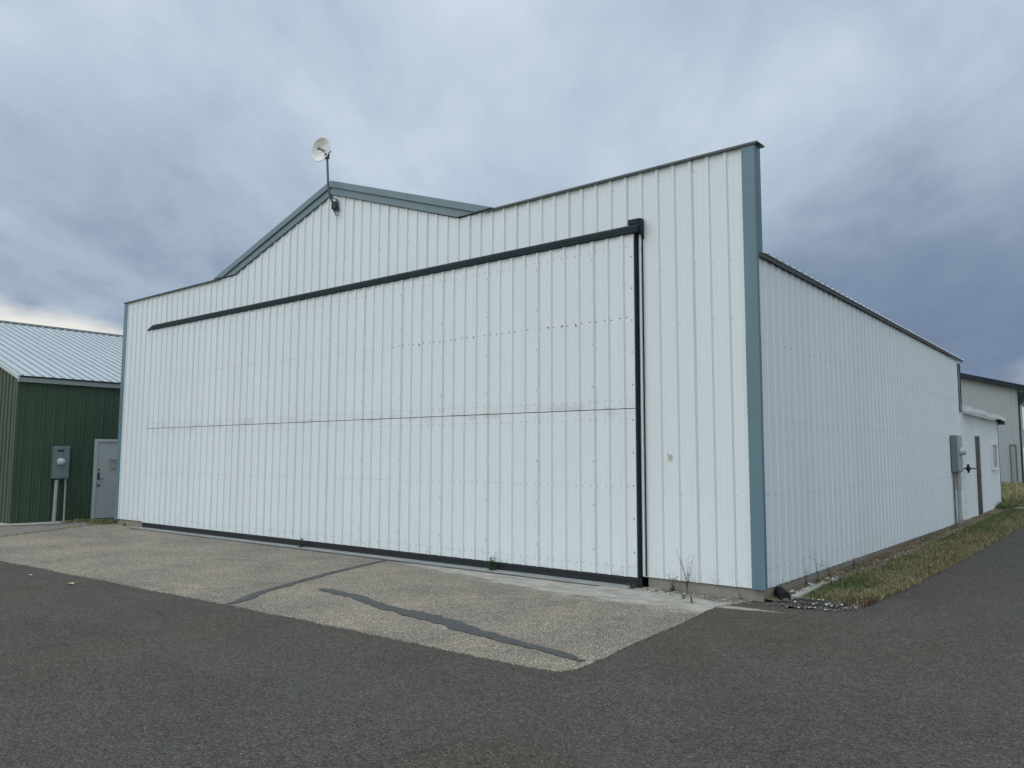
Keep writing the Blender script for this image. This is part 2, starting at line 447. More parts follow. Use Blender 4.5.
# asphalt: polygon strips so that its edge along the grass verge and the apron is ragged
def road_left(y):                       # left edge of the side lane along the verge
    pts = [(-.2, .30), (.12, .74), (.35, .90), (1.9, 1.00), (5.6, 1.10), (11, 1.16), (17.0, 1.2), (40, 1.3)]
    for (a, xa), (b, xb) in zip(pts, pts[1:]):
        if a <= y <= b: return xa + (xb-xa)*(y-a)/(b-a)
    return .3 if y < 0 else 1.3
mb = MB(); mb.sheet = True
ys = rng(-.2, 17.2, 170); xsn = 10
for y in ys:
    x0 = road_left(y) + edge_noise(y, 2.2, .06) + edge_noise(y, 9, .025, 2)
    for i in range(xsn+1):
        x = x0 + (14-x0)*(i/xsn)**1.6; mb.v.append((x, y, ground_z(y)+.004))
for j in range(len(ys)-1):
    for i in range(xsn):
        a = j*(xsn+1)+i; mb.f.append((a, a+1, a+xsn+2, a+xsn+1)); mb.mi.append(0); mb.sm.append(True)
# forecourt in front
o = len(mb.v)
for y in (-60, -20, -10, -5, -2, -.2):
    for x in (-60, -30, -20, -10, -4, -1, .31, 3, 8, 14): mb.v.append((x, y, .004))
for j in range(5):
    for i in range(9):
        a = o+j*10+i; mb.f.append((a, a+1, a+11, a+10)); mb.mi.append(0); mb.sm.append(True)
# tongue of asphalt up to the corner of the foundation
mb.add([(-.6, -.2, .004), (.31, -.2, .004), (.2, -.02, .004), (.02, .1, .004), (-.6, .1, .004)], [(0, 1, 2, 3, 4)])
struct(mb.build('road', M['asphalt']), 'dark worn asphalt lane and forecourt', 'road')

# apron
def ragged(a, b, n, amp, seed):
    n *= 4
    out = []
    for i in range(n):
        t = i/n; x = a[0]+(b[0]-a[0])*t; y = a[1]+(b[1]-a[1])*t
        nx, ny = (b[1]-a[1]), -(b[0]-a[0]); l = math.hypot(nx, ny); s = t*l
        e = edge_noise(s, 1.3, amp, seed) + edge_noise(s, 7, amp*.5, seed+1) + edge_noise(s, 31, amp*.45, seed+2)
        out.append((x+nx/l*e, y+ny/l*e))
    return out
poly = ragged((-20, -4.55), (-10.35, -4.11), 50, .03, 1) + ragged((-10.35, -4.11), (-3.53, -3.87), 60, .03, 2) + \
       ragged((-3.53, -3.87), (-.17, -3.80), 40, .03, 3) + ragged((-.17, -3.80), (-.06, -3.62), 4, .01, 4) + \
       ragged((-.06, -3.62), (-.32, -.62), 34, .03, 5) + ragged((-.32, -.62), (-.17, -.10), 10, .03, 6) + \
       [(-.15, .05), (-15.75, .05)] + ragged((-15.75, .0), (-15.6, -.55), 8, .02, 7) + ragged((-15.6, -.55), (-14.2, -2.87), 24, .03, 8) + \
       ragged((-14.2, -2.87), (-17.5, -4.2), 20, .03, 9) 
mb = MB(); mb.sheet = True
mb.add([(x, y, .012) for x, y in poly], [tuple(range(len(poly)))])
mb.add([(x, y, .012) for x, y in poly] + [(x, y, -.01) for x, y in poly],
       [(i, len(poly)+i, len(poly)+(i+1) % len(poly), (i+1) % len(poly)) for i in range(len(poly))])
apron = mb.build('pavement', M['apron'])
bm = bmesh.new(); bm.from_mesh(apron.data); bmesh.ops.triangulate(bm, faces=[f for f in bm.faces if len(f.verts) > 4])
bm.normal_update()
for f in bm.faces:
    if abs(f.normal.z) > .5 and f.normal.z < 0: f.normal_flip()
bm.to_mesh(apron.data); bm.free()
struct(apron, 'exposed aggregate concrete apron in front of the hangar door', 'pavement')

def strip_sheet(name, pts, widths, mat, z, amp=.3, seed=0, label=None):
    """irregular flat strip following a centre line (tar seal, stain)"""
    P = [Vector((x, y, 0)) for x, y in pts]
    fine = []; n = 14
    for i in range(len(P)-1):
        p0 = P[max(i-1, 0)]; p1 = P[i]; p2 = P[i+1]; p3 = P[min(i+2, len(P)-1)]
        for k in range(n):
            t = k/n
            q = .5*((2*p1)+(-p0+p2)*t+(2*p0-5*p1+4*p2-p3)*t*t+(-p0+3*p1-3*p2+p3)*t**3)
            fine.append((q, widths[i]+(widths[i+1]-widths[i])*t))
    fine.append((P[-1], widths[-1]))
    mb = MB(); mb.sheet = True; vs = []
    for i, (q, w) in enumerate(fine):
        t = (fine[min(i+1, len(fine)-1)][0]-fine[max(i-1, 0)][0]).normalized(); nn = Vector((-t.y, t.x, 0))
        s = i*.05
        w = w*(1+.5*amp*mnoise.noise(Vector((s*31, seed, 17))))
        e1 = w*(1+amp*mnoise.noise(Vector((s*3, seed, 0)))+amp*.6*mnoise.noise(Vector((s*11, seed, 3))))
        e2 = w*(1+amp*mnoise.noise(Vector((s*3, seed, 9)))+amp*.6*mnoise.noise(Vector((s*11, seed, 7))))
        for e in (e1, -e2):
            v = q+nn*e; vs.append((v.x, v.y, z))
    fs = [(2*i, 2*i+1, 2*i+3, 2*i+2) for i in range(len(fine)-1)]
    mb.add(vs, fs)
    ob = mb.build(name, mat)
    bm = bmesh.new(); bm.from_mesh(ob.data); bm.normal_update()
    for f in bm.faces:
        if f.normal.z < 0: f.normal_flip()
    bm.to_mesh(ob.data); bm.free()
    return struct(ob, label, 'tar seal' if 'tar' in name else 'stain')
strip_sheet('tar_seam', [(-4.44, -3.88), (-4.56, -3.6), (-4.80, -3.25), (-4.97, -2.87), (-5.25, -2.18), (-5.56, -1.34), (-5.85, -.36)],
            [.03, .075, .06, .055, .06, .06, .035], M['tar'], .018, .5, 3, 'thin dark tar seam running from the door to the apron edge')
strip_sheet('tar_seam', [(-4.50, -2.62), (-4.30, -2.65), (-3.809, -2.70), (-3.071, -2.90), (-2.567, -2.975), (-2.125, -3.02), (-1.669, -3.15), (-1.253, -3.235), (-.786, -3.31), (-.5, -3.34), (-.16, -3.44)],
            [.03, .085, .085, .08, .10, .125, .10, .075, .06, .055, .035], M['tar'], .018, .5, 8, 'wide dark tar seam across the apron towards its corner')
strip_sheet('tar_seam', [(-14.3, -.30), (-12, -.31), (-9, -.305), (-6.2, -.31), (-4, -.3), (-2.0, -.31)], [.02, .035, .03, .035, .025, .015], M['tar'], .017, .5, 21,
            'thin dark joint along the hangar door threshold')

# neighbour's walk and soil strip on the left
mb = MB(); mb.sheet = True
mb.add([(-17.4, -1.62, .02), (-16.75, -1.4, .02), (-16.55, -.75, .02), (-17.0, -.4, .02), (-17.38, -.4, .02)], [(0, 1, 2, 3, 4)])
mb.add([(-40, -1.65, .02), (-40, -2.4, .02), (-18, -2.2, .02), (-17.0, -2.0, .02), (-16.75, -1.4, .02), (-17.4, -1.62, .02)], [(0, 1, 2, 3, 4, 5)])
struct(mb.build('path', M['concrete_light']), 'pale concrete walk beside the green hangar', 'path')
mb = MB(); mb.sheet = True
mb.add([(-17.38, 1.0, .006), (-17.38, -.4, .006), (-16.55, -.75, .006), (-16.75, -1.4, .006), (-17.0, -2.0, .006), (-40, -2.5, .006), (-40, -5.4, .006), (-17.5, -4.2, .006), (-14.2, -2.87, .008), (-15.6, -.55, .008), (-15.6, 1.0, .008)], [tuple(range(11))])
struct(mb.build('ground_verge', M['walk']), 'worn grey strip between the apron and the green hangar', 'ground')
# soil strip and gravel at the right of the hangar
mb = MB(); mb.sheet = True
vs = []; fs = []
yl = rng(.02, 17.2, 120)
for y in yl:
    vs += [(-.06, y, ground_z(y)+.035), (.12, y, ground_z(y)+.03+.012*mnoise.noise(Vector((0, y*3, 0)))), (.55, y, ground_z(y)+.02+.01*mnoise.noise(Vector((4, y*3, 0)))), (road_left(y)-.02, y, ground_z(y)+.0085), (road_left(y)+.02, y, ground_z(y)-.01)]
for j in range(len(yl)-1):
    for i in range(4): fs.append((j*5+i, j*5+i+1, j*5+i+6, j*5+i+5))
mb.add(vs, fs, 0, True)
struct(mb.build('ground_verge', M['soil']), 'bare dry soil along the hangar side wall', 'ground')
mb = MB(); mb.sheet = True
pl = [(.0, -.03), (.2, -.1), (.42, -.06), (.66, .04), (.86, .2), (.84, .38), (.62, .36), (.4, .34), (.2, .34), (.03, .3)]
pl = [(x+.03*mnoise.noise(Vector((x*5, y*5, 1))), y+.03*mnoise.noise(Vector((x*5, y*5, 4)))) for x, y in pl]
cx = sum(p[0] for p in pl)/len(pl); cy = sum(p[1] for p in pl)/len(pl)
mb.add([(cx, cy, .055)]+[((x+cx)/2, (y+cy)/2, .05) for x, y in pl]+[(x, y, .006) for x, y in pl],
       [(0, 1+i, 1+(i+1) % 10) for i in range(10)]+[(1+i, 11+i, 11+(i+1) % 10, 1+(i+1) % 10) for i in range(10)], 0, True)
ob = mb.build('ground_gravel', M['gravel'])
struct(ob, 'dark gravel patch at the tip of the grass verge', 'ground')
pl = ragged((-1.35, .04), (-1.3, -.06), 3, .02, 41) + ragged((-1.3, -.06), (-.75, -.26), 14, .05, 42) + ragged((-.75, -.26), (-.42, -.36), 8, .04, 43) + ragged((-.42, -.36), (-.22, -.12), 8, .03, 44) + [(-.2, .04)]
mb = MB(); mb.sheet = True; mb.add([(x, y, .016) for x, y in pl], [tuple(range(len(pl)))])
struct(mb.build('ground_gravel', M['path']), 'crumbled grey rubble patch against the front foundation', 'ground')
# gravel path crossing behind
mb = MB(); mb.sheet = True
mb.add([(.02, 17.2, ground_z(17.2)+.03), (14, 17.2, ground_z(17.2)+.012), (14, 19.2, ground_z(19.2)+.012), (.6, 18.3, ground_z(18.3)+.03), (.02, 17.9, ground_z(17.9)+.03)], [(0, 1, 2, 3, 4)])
struct(mb.build('path', M['path']), 'narrow gravel track beyond the lane end', 'path')

# ------------------------------------------------------------------ grass
def grass(name, areas, label):
    mb = MB(); mb.sheet = True
    for (n, fn, hh, ww, dry) in areas:
        for _ in range(n):
            r = fn()
            if r is None: continue
            x, y, z = r
            cl = mnoise.noise(Vector((x*1.7, y*1.1, 2)))+.6*mnoise.noise(Vector((x*6, y*6, 5)))
            h = hh*random.uniform(.45, 1.15)*(1+.5*cl); w = ww*random.uniform(.6, 1.3)
            a = random.uniform(0, 2*math.pi); l = random.uniform(.2, 1.0)*h
            ax, ay = math.cos(a), math.sin(a); b = random.uniform(0, 2*math.pi)
            px, py = math.cos(b)*w/2, math.sin(b)*w/2
            t = dry(x, y)+.45*cl+random.gauss(0, .22)
            mi = 0 if t < .25 else 1 if t < .55 else 2 if t < .95 else 3
            mx, my = x+ax*l*.3, y+ay*l*.3
            mb.add([(x-px, y-py, z-.01), (x+px, y+py, z-.01), (mx+px*.7, my+py*.7, z+h*.6), (mx-px*.7, my-py*.7, z+h*.6), (x+ax*l, y+ay*l, z+h)],
                   [(0, 1, 2, 3), (3, 2, 4)], mi)
    o = mb.build(name, [M['g1'], M['g2'], M['g3'], M['g4']])
    return tag(o, label, 'grass', kind='stuff')
def verge():
    y = random.random()**1.35*16.9+.28; xr = road_left(y)
    x = random.uniform(.13, xr+.03)
    e = mnoise.noise(Vector((x*3, y*1.3, 8)))
    inner = .34 + .1*mnoise.noise(Vector((y*1.3, 2, 0))) if y > 1.2 else .22
    if x < inner and random.random() < .93 - (.5 if y < 2 else 0): return None
    if y < .42 and x > .2 and random.random() < .8: return None
    if e < -.28 and random.random() < .75: return None
    return x, y, ground_z(y)+.02
def verge_tip():
    x = random.uniform(.3, .92); y = random.uniform(.42, 2.4)
    return x, y, ground_z(y)+.02
def dryness(x, y):
    g_ = .22 + .45*max(0, min(1, (x-.35)/.5)) + (.25 if y < .8 and x > .7 else 0)
    if y > 9: g_ -= .2
    if 2 < y < 7: g_ += .15
    return g_
grass('verge_grass', [(36000, verge, .062, .011, dryness), (5200, verge_tip, .085, .010, lambda x, y: dryness(x, y)-.1)], 'short patchy green and tan grass verge between the white hangar and the lane')
def back_far():
    y = 18.2+random.random()**1.6*18.5; x = random.uniform(-3.2, 3.0)
    if y < 19.0 and x < .08: return None
    return x, y, ground_z(y)-.02
def back_near():
    y = random.uniform(17.0, 20.2); x = random.uniform(.04, 1.5) if y > 18.4 else random.uniform(.03, .4)
    return x, y, ground_z(y)
grass('meadow_grass', [(26000, back_far, .17, .03, lambda x, y: .42+.25*(y > 24)), (3500, back_near, .15, .016, lambda x, y: .25)], 'longer yellowing grass in front of the beige hangar')
def left_strip():
    t = random.random(); x = -15.7-1.65*t*random.random()**.3; y = -.42+.9*random.random()-.35*(x < -16.7)
    if mnoise.noise(Vector((x*4, y*4, 1))) < -.1: return None
    if x < -16.9 and y < -.45: return None
    return x, y, .012
def lip():
    t = random.random(); 
    x = -15.62+(1.42)*t; y = -.50-2.33*t
    if random.random() > .35: return None
    return x-random.uniform(-.02, .10), y-random.uniform(-.02, .05), .01
grass('verge_grass', [(3800, left_strip, .06, .012, lambda x, y: .38), (1500, lip, .03, .01, lambda x, y: .6)], 'thin green grass strip at the foot of the dark green wall')

def pebbles(name, pts, label, cols):
    mb = MB()
    for (x, y, z, r) in pts:
        ico = [(0,0,1),(.894,0,.447),(.276,.851,.447),(-.724,.526,.447),(-.724,-.526,.447),(.276,-.851,.447),(.724,.526,-.447),(-.276,.851,-.447),(-.894,0,-.447),(-.276,-.851,-.447),(.724,-.526,-.447),(0,0,-1)]
        fc = [(0,1,2),(0,2,3),(0,3,4),(0,4,5),(0,5,1),(1,6,2),(2,7,3),(3,8,4),(4,9,5),(5,10,1),(2,6,7),(3,7,8),(4,8,9),(5,9,10),(1,10,6),(6,11,7),(7,11,8),(8,11,9),(9,11,10),(10,11,6)]
        sx, sy, sz = r*random.uniform(.7, 1.3), r*random.uniform(.7, 1.3), r*random.uniform(.45, .8)
        a = random.random()*6.28; ca, sa = math.cos(a), math.sin(a)
        vs = []
        for q in ico:
            k = random.uniform(.8, 1.15); px, py = q[0]*sx*k, q[1]*sy*k
            vs.append((x+px*ca-py*sa, y+px*sa+py*ca, z+q[2]*sz*k))
        mb.add(vs, fc, random.choices(range(3), cols)[0])
    return tag(mb.build(name, [M['st_white'], M['st_grey'], M['st_brown']]), label, 'stones', kind='stuff')
P = []
for _ in range(330):
    x = random.uniform(.05, .9); y = random.uniform(-.1, .4) - .1 + .25*max(0, x-.3)
    if x > .84 and y < .1: continue
    P.append((x, y, .045 if .15 < x < .75 and 0 < y < .33 else .02, random.uniform(.006, .018)))
pebbles('gravel_stones', P, 'white and grey stones scattered on the dark gravel at the verge tip', (.18, .74, .08))
P = []
for _ in range(170):                                    # crumbled edging along the foundation
    y = .55+1.5*random.random()**1.3; x = .17+.05*random.gauss(0, 1)
    P.append((x, y, ground_z(y)+.045, random.uniform(.008, .026)))
for _ in range(230):
    y = 1.8+9*random.random(); x = random.uniform(.02, .33)
    P.append((x, y, ground_z(y)+.036, random.uniform(.006, .018)))
pebbles('rubble', P, 'pale crumbled rubble lying along the foundation of the side wall', (.55, .2, .25))
P = []
for _ in range(260):
    x = random.uniform(-1.45, -.1); y = -.05 - abs(random.gauss(0, .14)) + (0 if x > -.9 else 0)
    P.append((x, y, .018, random.uniform(.004, .013)))
pebbles('grit', P, 'loose grit and crumbs along the front foundation', (.25, .45, .3))
mb = MB(); mb.sheet = True
for _ in range(900):                                    # dead leaves against the side wall
    y = 1.5+9.5*random.random(); x = .04+abs(random.gauss(0, .12)); z = ground_z(y)+.045+random.random()*.02
    r = random.uniform(.015, .035); a = random.random()*6.28; t = random.uniform(-.5, .5)
    d = Vector((math.cos(a), math.sin(a), t*.6)); e = Vector((-math.sin(a), math.cos(a), random.uniform(-.4, .4)))
    c = Vector((x, y, z))
    mb.add([c-d*r, c+e*r*.5+Vector((0, 0, .006)), c+d*r, c-e*r*.5], [(0, 1, 2, 3)], random.choice((0, 0, 1)))
tag(mb.build('leaf_litter', [M['g4'], M['weed_dry']]), 'brown dead leaf litter against the foundation of the side wall', 'leaves', kind='stuff')

# ================================================================== MAIN HANGAR
H = thing('hangar', (RX, 6, 0), 'white ribbed steel hangar with blue-grey corner trim and a huge closed door', 'hangar')
ztop = lambda x: max(HP, gz(x)-.24)
# -- front wall
mb = MB()
kin = [-W/2, -W/2-3.9+.0, -W/2+3.9]
ex = [W+k for k in (RX, RX-(PK-.24-HP)/SL, RX+(PK-.24-HP)/SL)]
siding(mb, (-W, 0, 0), (1, 0, 0), (0, -1, 0), W-.035, HB, lambda u: ztop(u-W)-.01, start=.12, extra=ex, grime_shade=2)
xk = (PK-.24-HP)/SL
outl = [(-W+.02, HB+.003), (-.035, HB+.003), (-.035, HP-.012), (RX+xk, HP-.012), (RX, PK-.262), (RX-xk, HP-.012), (-W+.02, HP-.012)]
mb.prism(outl, 'y', .006, .16)
NF = (0, -1, 0)
k0 = -W+.12
for z in (1.17, 3.25, 3.94, .2, 5.1):
    k = 0
    while k0+k*PITCH < -.05:
        x = k0+k*PITCH
        if x > -1.5 or x < -14.3 or z > 4.9:
            screw(mb, (x+.045, 0, z+random.uniform(-.012, .012)), NF, .007, 1)
        k += 1
for x in [k0+j*PITCH for j in range(0, 68)]:
    if 5.15 < ztop(x)-.3:
        screw(mb, (x+.045, 0, ztop(x)-.12), NF, .007, 1)
        if ztop(x) > 5.6: screw(mb, (x+.045, 0, 5.1), NF, .007, 1)
mb.build('front_wall', [M['white'], M['screw_pale'], M['ribshade']], H)
# dried label residue on the front wall
mb = MB()
for dx, dz, r in ((0, 0, .02), (.02, .015, .016), (-.025, .03, .012), (.015, -.035, .014), (-.02, -.03, .010), (.035, -.012, .009)):
    pl = [(-1.165+dx+r*(1+.35*random.uniform(-1, 1))*math.cos(t*.6283), 1.61+dz+r*(1+.35*random.uniform(-1, 1))*math.sin(t*.6283)) for t in range(10)]
    mb.prism(pl, 'y', -.0075-.0004*len(mb.v)/20, -.0025)
mb.build('label_residue', M['paper'], H)
# -- side wall (east), west and rear walls
mb = MB()
siding(mb, (-.034, .02, 0), (0, 1, 0), (1, 0, 0), L-.02, HB, 3.94, start=.05, lap=True, grime_shade=2, gside=-1, h=.014)
mb.prism([(.16, HB+.003), (L, HB+.003), (L, 3.93), (.16, 3.93)], 'x', -.16, -.04)
for z in (.35, 1.17, 2.05, 2.96):
    k = 0
    while .15+k*PITCH < L-.1:
        screw(mb, (-.034, .195+k*PITCH, z+random.uniform(-.012, .012)), (1, 0, 0), .007, 1); k += 1
mb.build('side_wall', [M['white_side'], M['screw'], M['ribshade']], H)
mb = MB()
siding(mb, (-W, .1, 0), (0, 1, 0), (-1, 0, 0), L-.1, HB, 3.93, start=.05)
mb.prism([(.16, HB), (L, HB), (L, 3.93), (.16, 3.93)], 'x', -W+.006, -W+.14)
mb.build('side_wall', M['white'], H)
mb = MB()
mb.prism([(-W, HB), (0, HB), (0, 3.9), (RX, 3.9+SL*W/2), (-W, 3.9)], 'y', L, L+.12)
mb.build('rear_wall', M['white'], H)
# -- foundation
mb = MB()
fz = HB-.004
mb.prism([(-1.50, .025), (-.045, .025), (-.045, L-.02), (-.3, L-.02), (-.3, .3), (-1.50, .3)], 'z', -.3, fz)
mb.build('foundation', M['concrete'], H, bevel=.01)
mb = MB()
mb.prism([(-14.33, .025), (-W+.022, .025), (-W+.022, L-.02), (-W+.3, L-.02), (-W+.3, .3), (-14.33, .3)], 'z', -.3, fz)
mb.build('foundation', M['concrete'], H, bevel=.01)
mb = MB(); mb.box((-14.26, -.27, -.1), (-1.62, .12, .03))
mb.build('threshold', M['threshold'], H, bevel=.008)
# -- roof, ribs running down the slope
def gable_roof(mb, xr, zr, half, y0, y1, slope, mi=0, thick=.03, h=.02, start=.1, grime_shade=None):
    for s in (1, -1):
        prof = rib_profile(y1-y0, start, h=h, minor=.003, lap=False)
        nx, nz = s*slope/math.hypot(1, slope), 1/math.hypot(1, slope)
        vs = []; n = len(prof)
        for u, off in prof:
            for d in (0, half):
                vs.append((xr+s*d+nx*off, y0+u, zr-slope*d+nz*off))
        for u, off in prof:
            for d in (0, half):
                vs.append((xr+s*d-nx*.006, y0+u, zr-slope*d-nz*.006))
        fs = []
        for i in range(n-1):
            fs.append((2*i, 2*i+1, 2*i+3, 2*i+2)); fs.append((2*n+2*i, 2*n+2*i+2, 2*n+2*i+3, 2*n+2*i+1))
            fs.append((2*i+1, 2*n+2*i+1, 2*n+2*i+3, 2*i+3))
        fs += [(0, 2*n, 2*n+1, 1), (2*n-2, 2*n-1, 4*n-1, 4*n-2)]
        mb.add(vs, fs, mi)
        if grime_shade is not None:  # paint shade along one foot of each roof rib
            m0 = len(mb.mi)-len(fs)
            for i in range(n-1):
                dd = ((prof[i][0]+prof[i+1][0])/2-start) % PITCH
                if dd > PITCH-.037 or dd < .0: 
                    if dd < PITCH-.013: mb.mi[m0+3*i] = grime_shade
mb = MB(); gable_roof(mb, RX, PK-.02, W/2+.03, .16, L+.5, SLR)
roof = mb.build('roof', M['roof'], H)
mb = MB(); mb.prism([(RX-.2, PK-.02-SL*.2+.022), (RX, PK+.004), (RX+.2, PK-.02-SL*.2+.022), (RX+.2, PK-.02-SL*.2+.03), (RX, PK+.014), (RX-.2, PK-.02-SL*.2+.03)], 'y', .17, L+.55)
mb.build('ridge_cap', M['roof'], roof)
ze = PK-.02-SLR*(W/2+.03)
mb = MB()
mb.prism([(.02, 3.86), (.10, 3.86), (.13, ze-.008), (.02, ze+.03)], 'x', 0, 0) if 0 else None
mb.prism([(-.012, ze-.05), (.012, ze-.055), (.02, ze-.01), (-.012, ze+.002)], 'y', .05, L+.45)
mb.build('eave_trim', M['eave'], H)
mb = MB()
mb.prism([(-W-.022, ze-.075), (-W-.045, ze-.085), (-W-.058, ze-.012), (-W-.022, ze+.012)], 'y', .2, L+.45)
mb.build('eave_trim', M['eave'], H)
# -- corner trims
mb = MB()
mb.prism([(-.158, -.034), (-.003, -.034), (-.003, .03), (-.028, .03), (-.028, .003), (-.158, .003)], 'z', HB-.003, HP-.004)
mb.prism([(-.013, .032), (-.013, .044), (-.004, .048), (-.004, .158), (-.030, .158), (-.030, .032)], 'z', 3.93, HP-.004)
for z in (2.1,): mb.prism([(-.159, -.0365), (-.0005, -.0365), (-.0005, .029), (-.004, .029), (-.004, -.033), (-.159, -.033)], 'z', z, z+.9)
for z in [.3+.62*i for i in range(8)]: screw(mb, (-.148, -.0365 if 2.1 < z < 3.0 else -.034, z), NF, .007, 1)
mb.build('corner_trim', [M['teal'], M['screw_pale']], H)
mb = MB()
mb.prism([(-W+.115, -.034), (-W-.034, -.034), (-W-.034, .165), (-W-.004, .165), (-W-.004, .003), (-W+.115, .003)], 'z', HB-.02, HP-.004)
mb.build('corner_trim', M['teal'], H)
mb = MB()
mb.prism([(0, L-.13), (0, L+.13), (-.15, L+.13), (-.15, L+.121), (-.012, L+.121), (-.012, L-.13)], 'z', 2.72, 3.88)
mb.build('corner_trim', M['teal'], H)
# -- parapet caps (two wings)
for a, b in ((RX+xk+.55, .035), (-W-.05, RX-xk-.55)):
    mb = MB(); mb.prism([(-.05, HP-.028), (-.05, HP+.0), (.0, HP+.006), (.21, HP+.016), (.21, HP-.002), (-.042, HP-.006), (-.042, HP-.028)], 'x', a, b)
    mb.build('parapet_cap', M['eave'], H)
# -- gable trim, two stepped boards each side, stopped where the parapet takes over
for s in (1, -1):
    mb = MB()
    def B(t0, t1, y0, y1):
        d0 = 0.
        def zz(d, t): return PK-SL*d-t
        dt = (PK-t0-HP-.0)/SL; db = (PK-t1-HP)/SL
        pl = [(RX+s*d0, zz(d0, t0)), (RX+s*dt, HP+.006), (RX+s*db, HP+.006), (RX+s*d0, zz(d0, t1))]
        mb.prism(pl, 'y', y0, y1)
    B(0, .115, -.075, .25); B(.118, .245, -.045, .20)
    mb.build('gable_trim', M['teal_edge'], H)
mb = MB()                                              # lap joint on the right-hand board
xj = RX+1.95
mb.prism([(xj, gz(xj)+.002), (xj+.05, gz(xj+.05)+.002), (xj+.05, gz(xj+.05)-.117), (xj, gz(xj)-.117)], 'y', -.079, -.0745)
mb.build('trim_joint', M['teal_edge'], H)

# -- door
D0, D1, DY = -14.17, -1.585, -.08
ZS = 2.215
D = MB(); D.box((D0+.02, -.055, .10), (D1-.015, .004, 4.47))
door = D.build('hangar_door', M['darktrim'], H)
for nm, za, zb in (('lower_panel', .132, ZS-.004), ('upper_panel', ZS+.006, 4.455)):
    mb = MB()
    siding(mb, (D0, -.078, 0), (1, 0, 0), NF, D1-D0-.002, za, zb, start=.07, grime_shade=3)
    mb.box((D0+.001, -.074, za+.002), (D1-.004, -.057, zb-.002))
    rows = (1.236, .25, 2.09) if nm == 'lower_panel' else (3.375, 2.33, 4.3)
    for z in rows:
        k = 0
        while D0+.07+k*PITCH < D1-.03:
            x = D0+.07+k*PITCH
            for dx in (-.05, .05):
                if D0 < x+dx < D1:
                    bad = (abs(z-3.375) < .01 and x > -6 and random.random() < .8)
                    screw(mb, (x+dx, -.078, z+random.uniform(-.008, .008)), NF, .009 if bad else .0065, 2 if bad or random.random() < .05 else 1)
            if bad_row := (abs(z-3.375) < .01 and x > -5.6 and random.random() < .35):
                for q in range(2):
                    screw(mb, (x-.045+.03*random.random(), -.079, z-.03*random.random()), NF, .011, 2)
            k += 1
    k = 1
    while D0+.07+k*4*PITCH < D1:                        # stitch screws down the sheet laps
        x = D0+.07+k*4*PITCH
        z = za+.3
        while z < zb-.1:
            screw(mb, (x, -.098, z), NF, .007, 2 if x > -7 else 1); z += .56
        k += 1
    z = za+.3
    while z < zb-.1: screw(mb, (D1-.045, -.078, z), NF, .009, 2); z += .41
    mb.build(nm, [M['white'], M['screw'], M['rust'], M['ribshade']], door)
mb = MB(); mb.box((D0+.03, -.086, -.0), (D1+.05, -.05, .128)); mb.box((D0+.05, -.095, .02), (D1+.03, -.084, .045)); mb.box((D0+.05, -.1, .096), (D1+.02, -.084, .127))
mb.build('bottom_seal', M['dark'], door)
mb = MB(); mb.box((D1+.001, -.09, .0), (D1+.022, .003, 4.46));
mb.build('edge_seal', M['darktrim'], door)
mb = MB(); mb.box((D1+.056, -.04, HB+.01), (D1+.075, -.0, 4.44)); mb.box((D1+.083, -.03, HB+.01), (D1+.092, -.001, 4.44), 1)
mb.build('door_jamb', [M['whitetrim'], M['darktrim']], H)
mb = MB()
X0, X1 = -14.02, -1.50
pr = [(.0, 4.575), (-.06, 4.575), (-.115, 4.56), (-.125, 4.53), (-.12, 4.462), (-.08, 4.455), (0, 4.455)]
mb.prism(pr, 'x', X0, X1)
for xj in (-11.2, -8.1, -5.0): mb.prism([(y*1.012-.001, z) for y, z in pr if y < -.01], 'x', xj, xj+.07)
# tapered left tip
n = len(pr)
tip = [(X0-.36, y*.45, 4.475+(z-4.475)*.25) for y, z in pr]
mb.add([(X0-.001, y, z) for y, z in pr]+tip, [(i, (i+1) % n, n+(i+1) % n, n+i) for i in range(n)]+[tuple(range(n, 2*n))])
hood = mb.build('door_hood', M['darktrim'], H)
mb = MB()
mb.prism([(0, 4.64), (-.09, 4.64), (-.15, 4.61), (-.14, 4.52), (-.05, 4.43), (0, 4.38)], 'x', X1+.001, X1+.02)
mb.box((X1-.16, -.10, 4.577), (X1+.002, -.004, 4.64))
mb.build('end_bracket', M['darktrim'], hood)

# ================================================================== DISH ANTENNA
A = thing('dish_antenna', (-7.70, -.03, 6.1), 'small white dish antenna on a bent pole at the gable peak', 'antenna')
mb = MB()
mb.tube([(-7.672, -.07, 6.03), (-7.674, -.10, 6.10), (-7.685, -.175, 6.27), (-7.69, -.20, 6.36), (-7.695, -.20, 6.46), (-7.743, -.20, 6.98)], .02, 12)
mb.build('mast', M['pole'], A)
mb = MB()
mb.box((-7.73, -.045, 5.97), (-7.61, -.03, 6.16)); mb.box((-7.715, -.10, 6.0), (-7.70, -.045, 6.12)); mb.box((-7.645, -.10, 6.0), (-7.63, -.045, 6.12))
mb.tube([(-7.73, -.075, 6.04), (-7.615, -.075, 6.04)], .009, 8)
mb.tube([(-7.60, -.045, 6.15), (-7.672, -.13, 6.2)], .011, 8)
mb.build('bracket', M['pole'], A)
mb = MB()
mb.tube([(-7.67, -.07, 6.02), (-7.66, -.06, 5.93), (-7.63, -.05, 5.87), (-7.58, -.045, 5.88), (-7.56, -.045, 5.95), (-7.59, -.045, 6.04)], .007, 6)
mb.build('cable', M['black'], A)
dn = Vector((.16, -.96, .02)).normalized(); dc = Vector((-7.845, -.27, 7.085))
mb = MB(); prof = []
for i in range(11):
    r = .212*i/10; prof.append((max(r, .001), -.085+.085*(i/10)**2))
prof += [(.221, .004), (.223, -.006), (.216, -.012)]
for i in range(10, -1, -1):
    r = .208*i/10; prof.append((max(r, .001), -.098+.085*(i/10)**2))
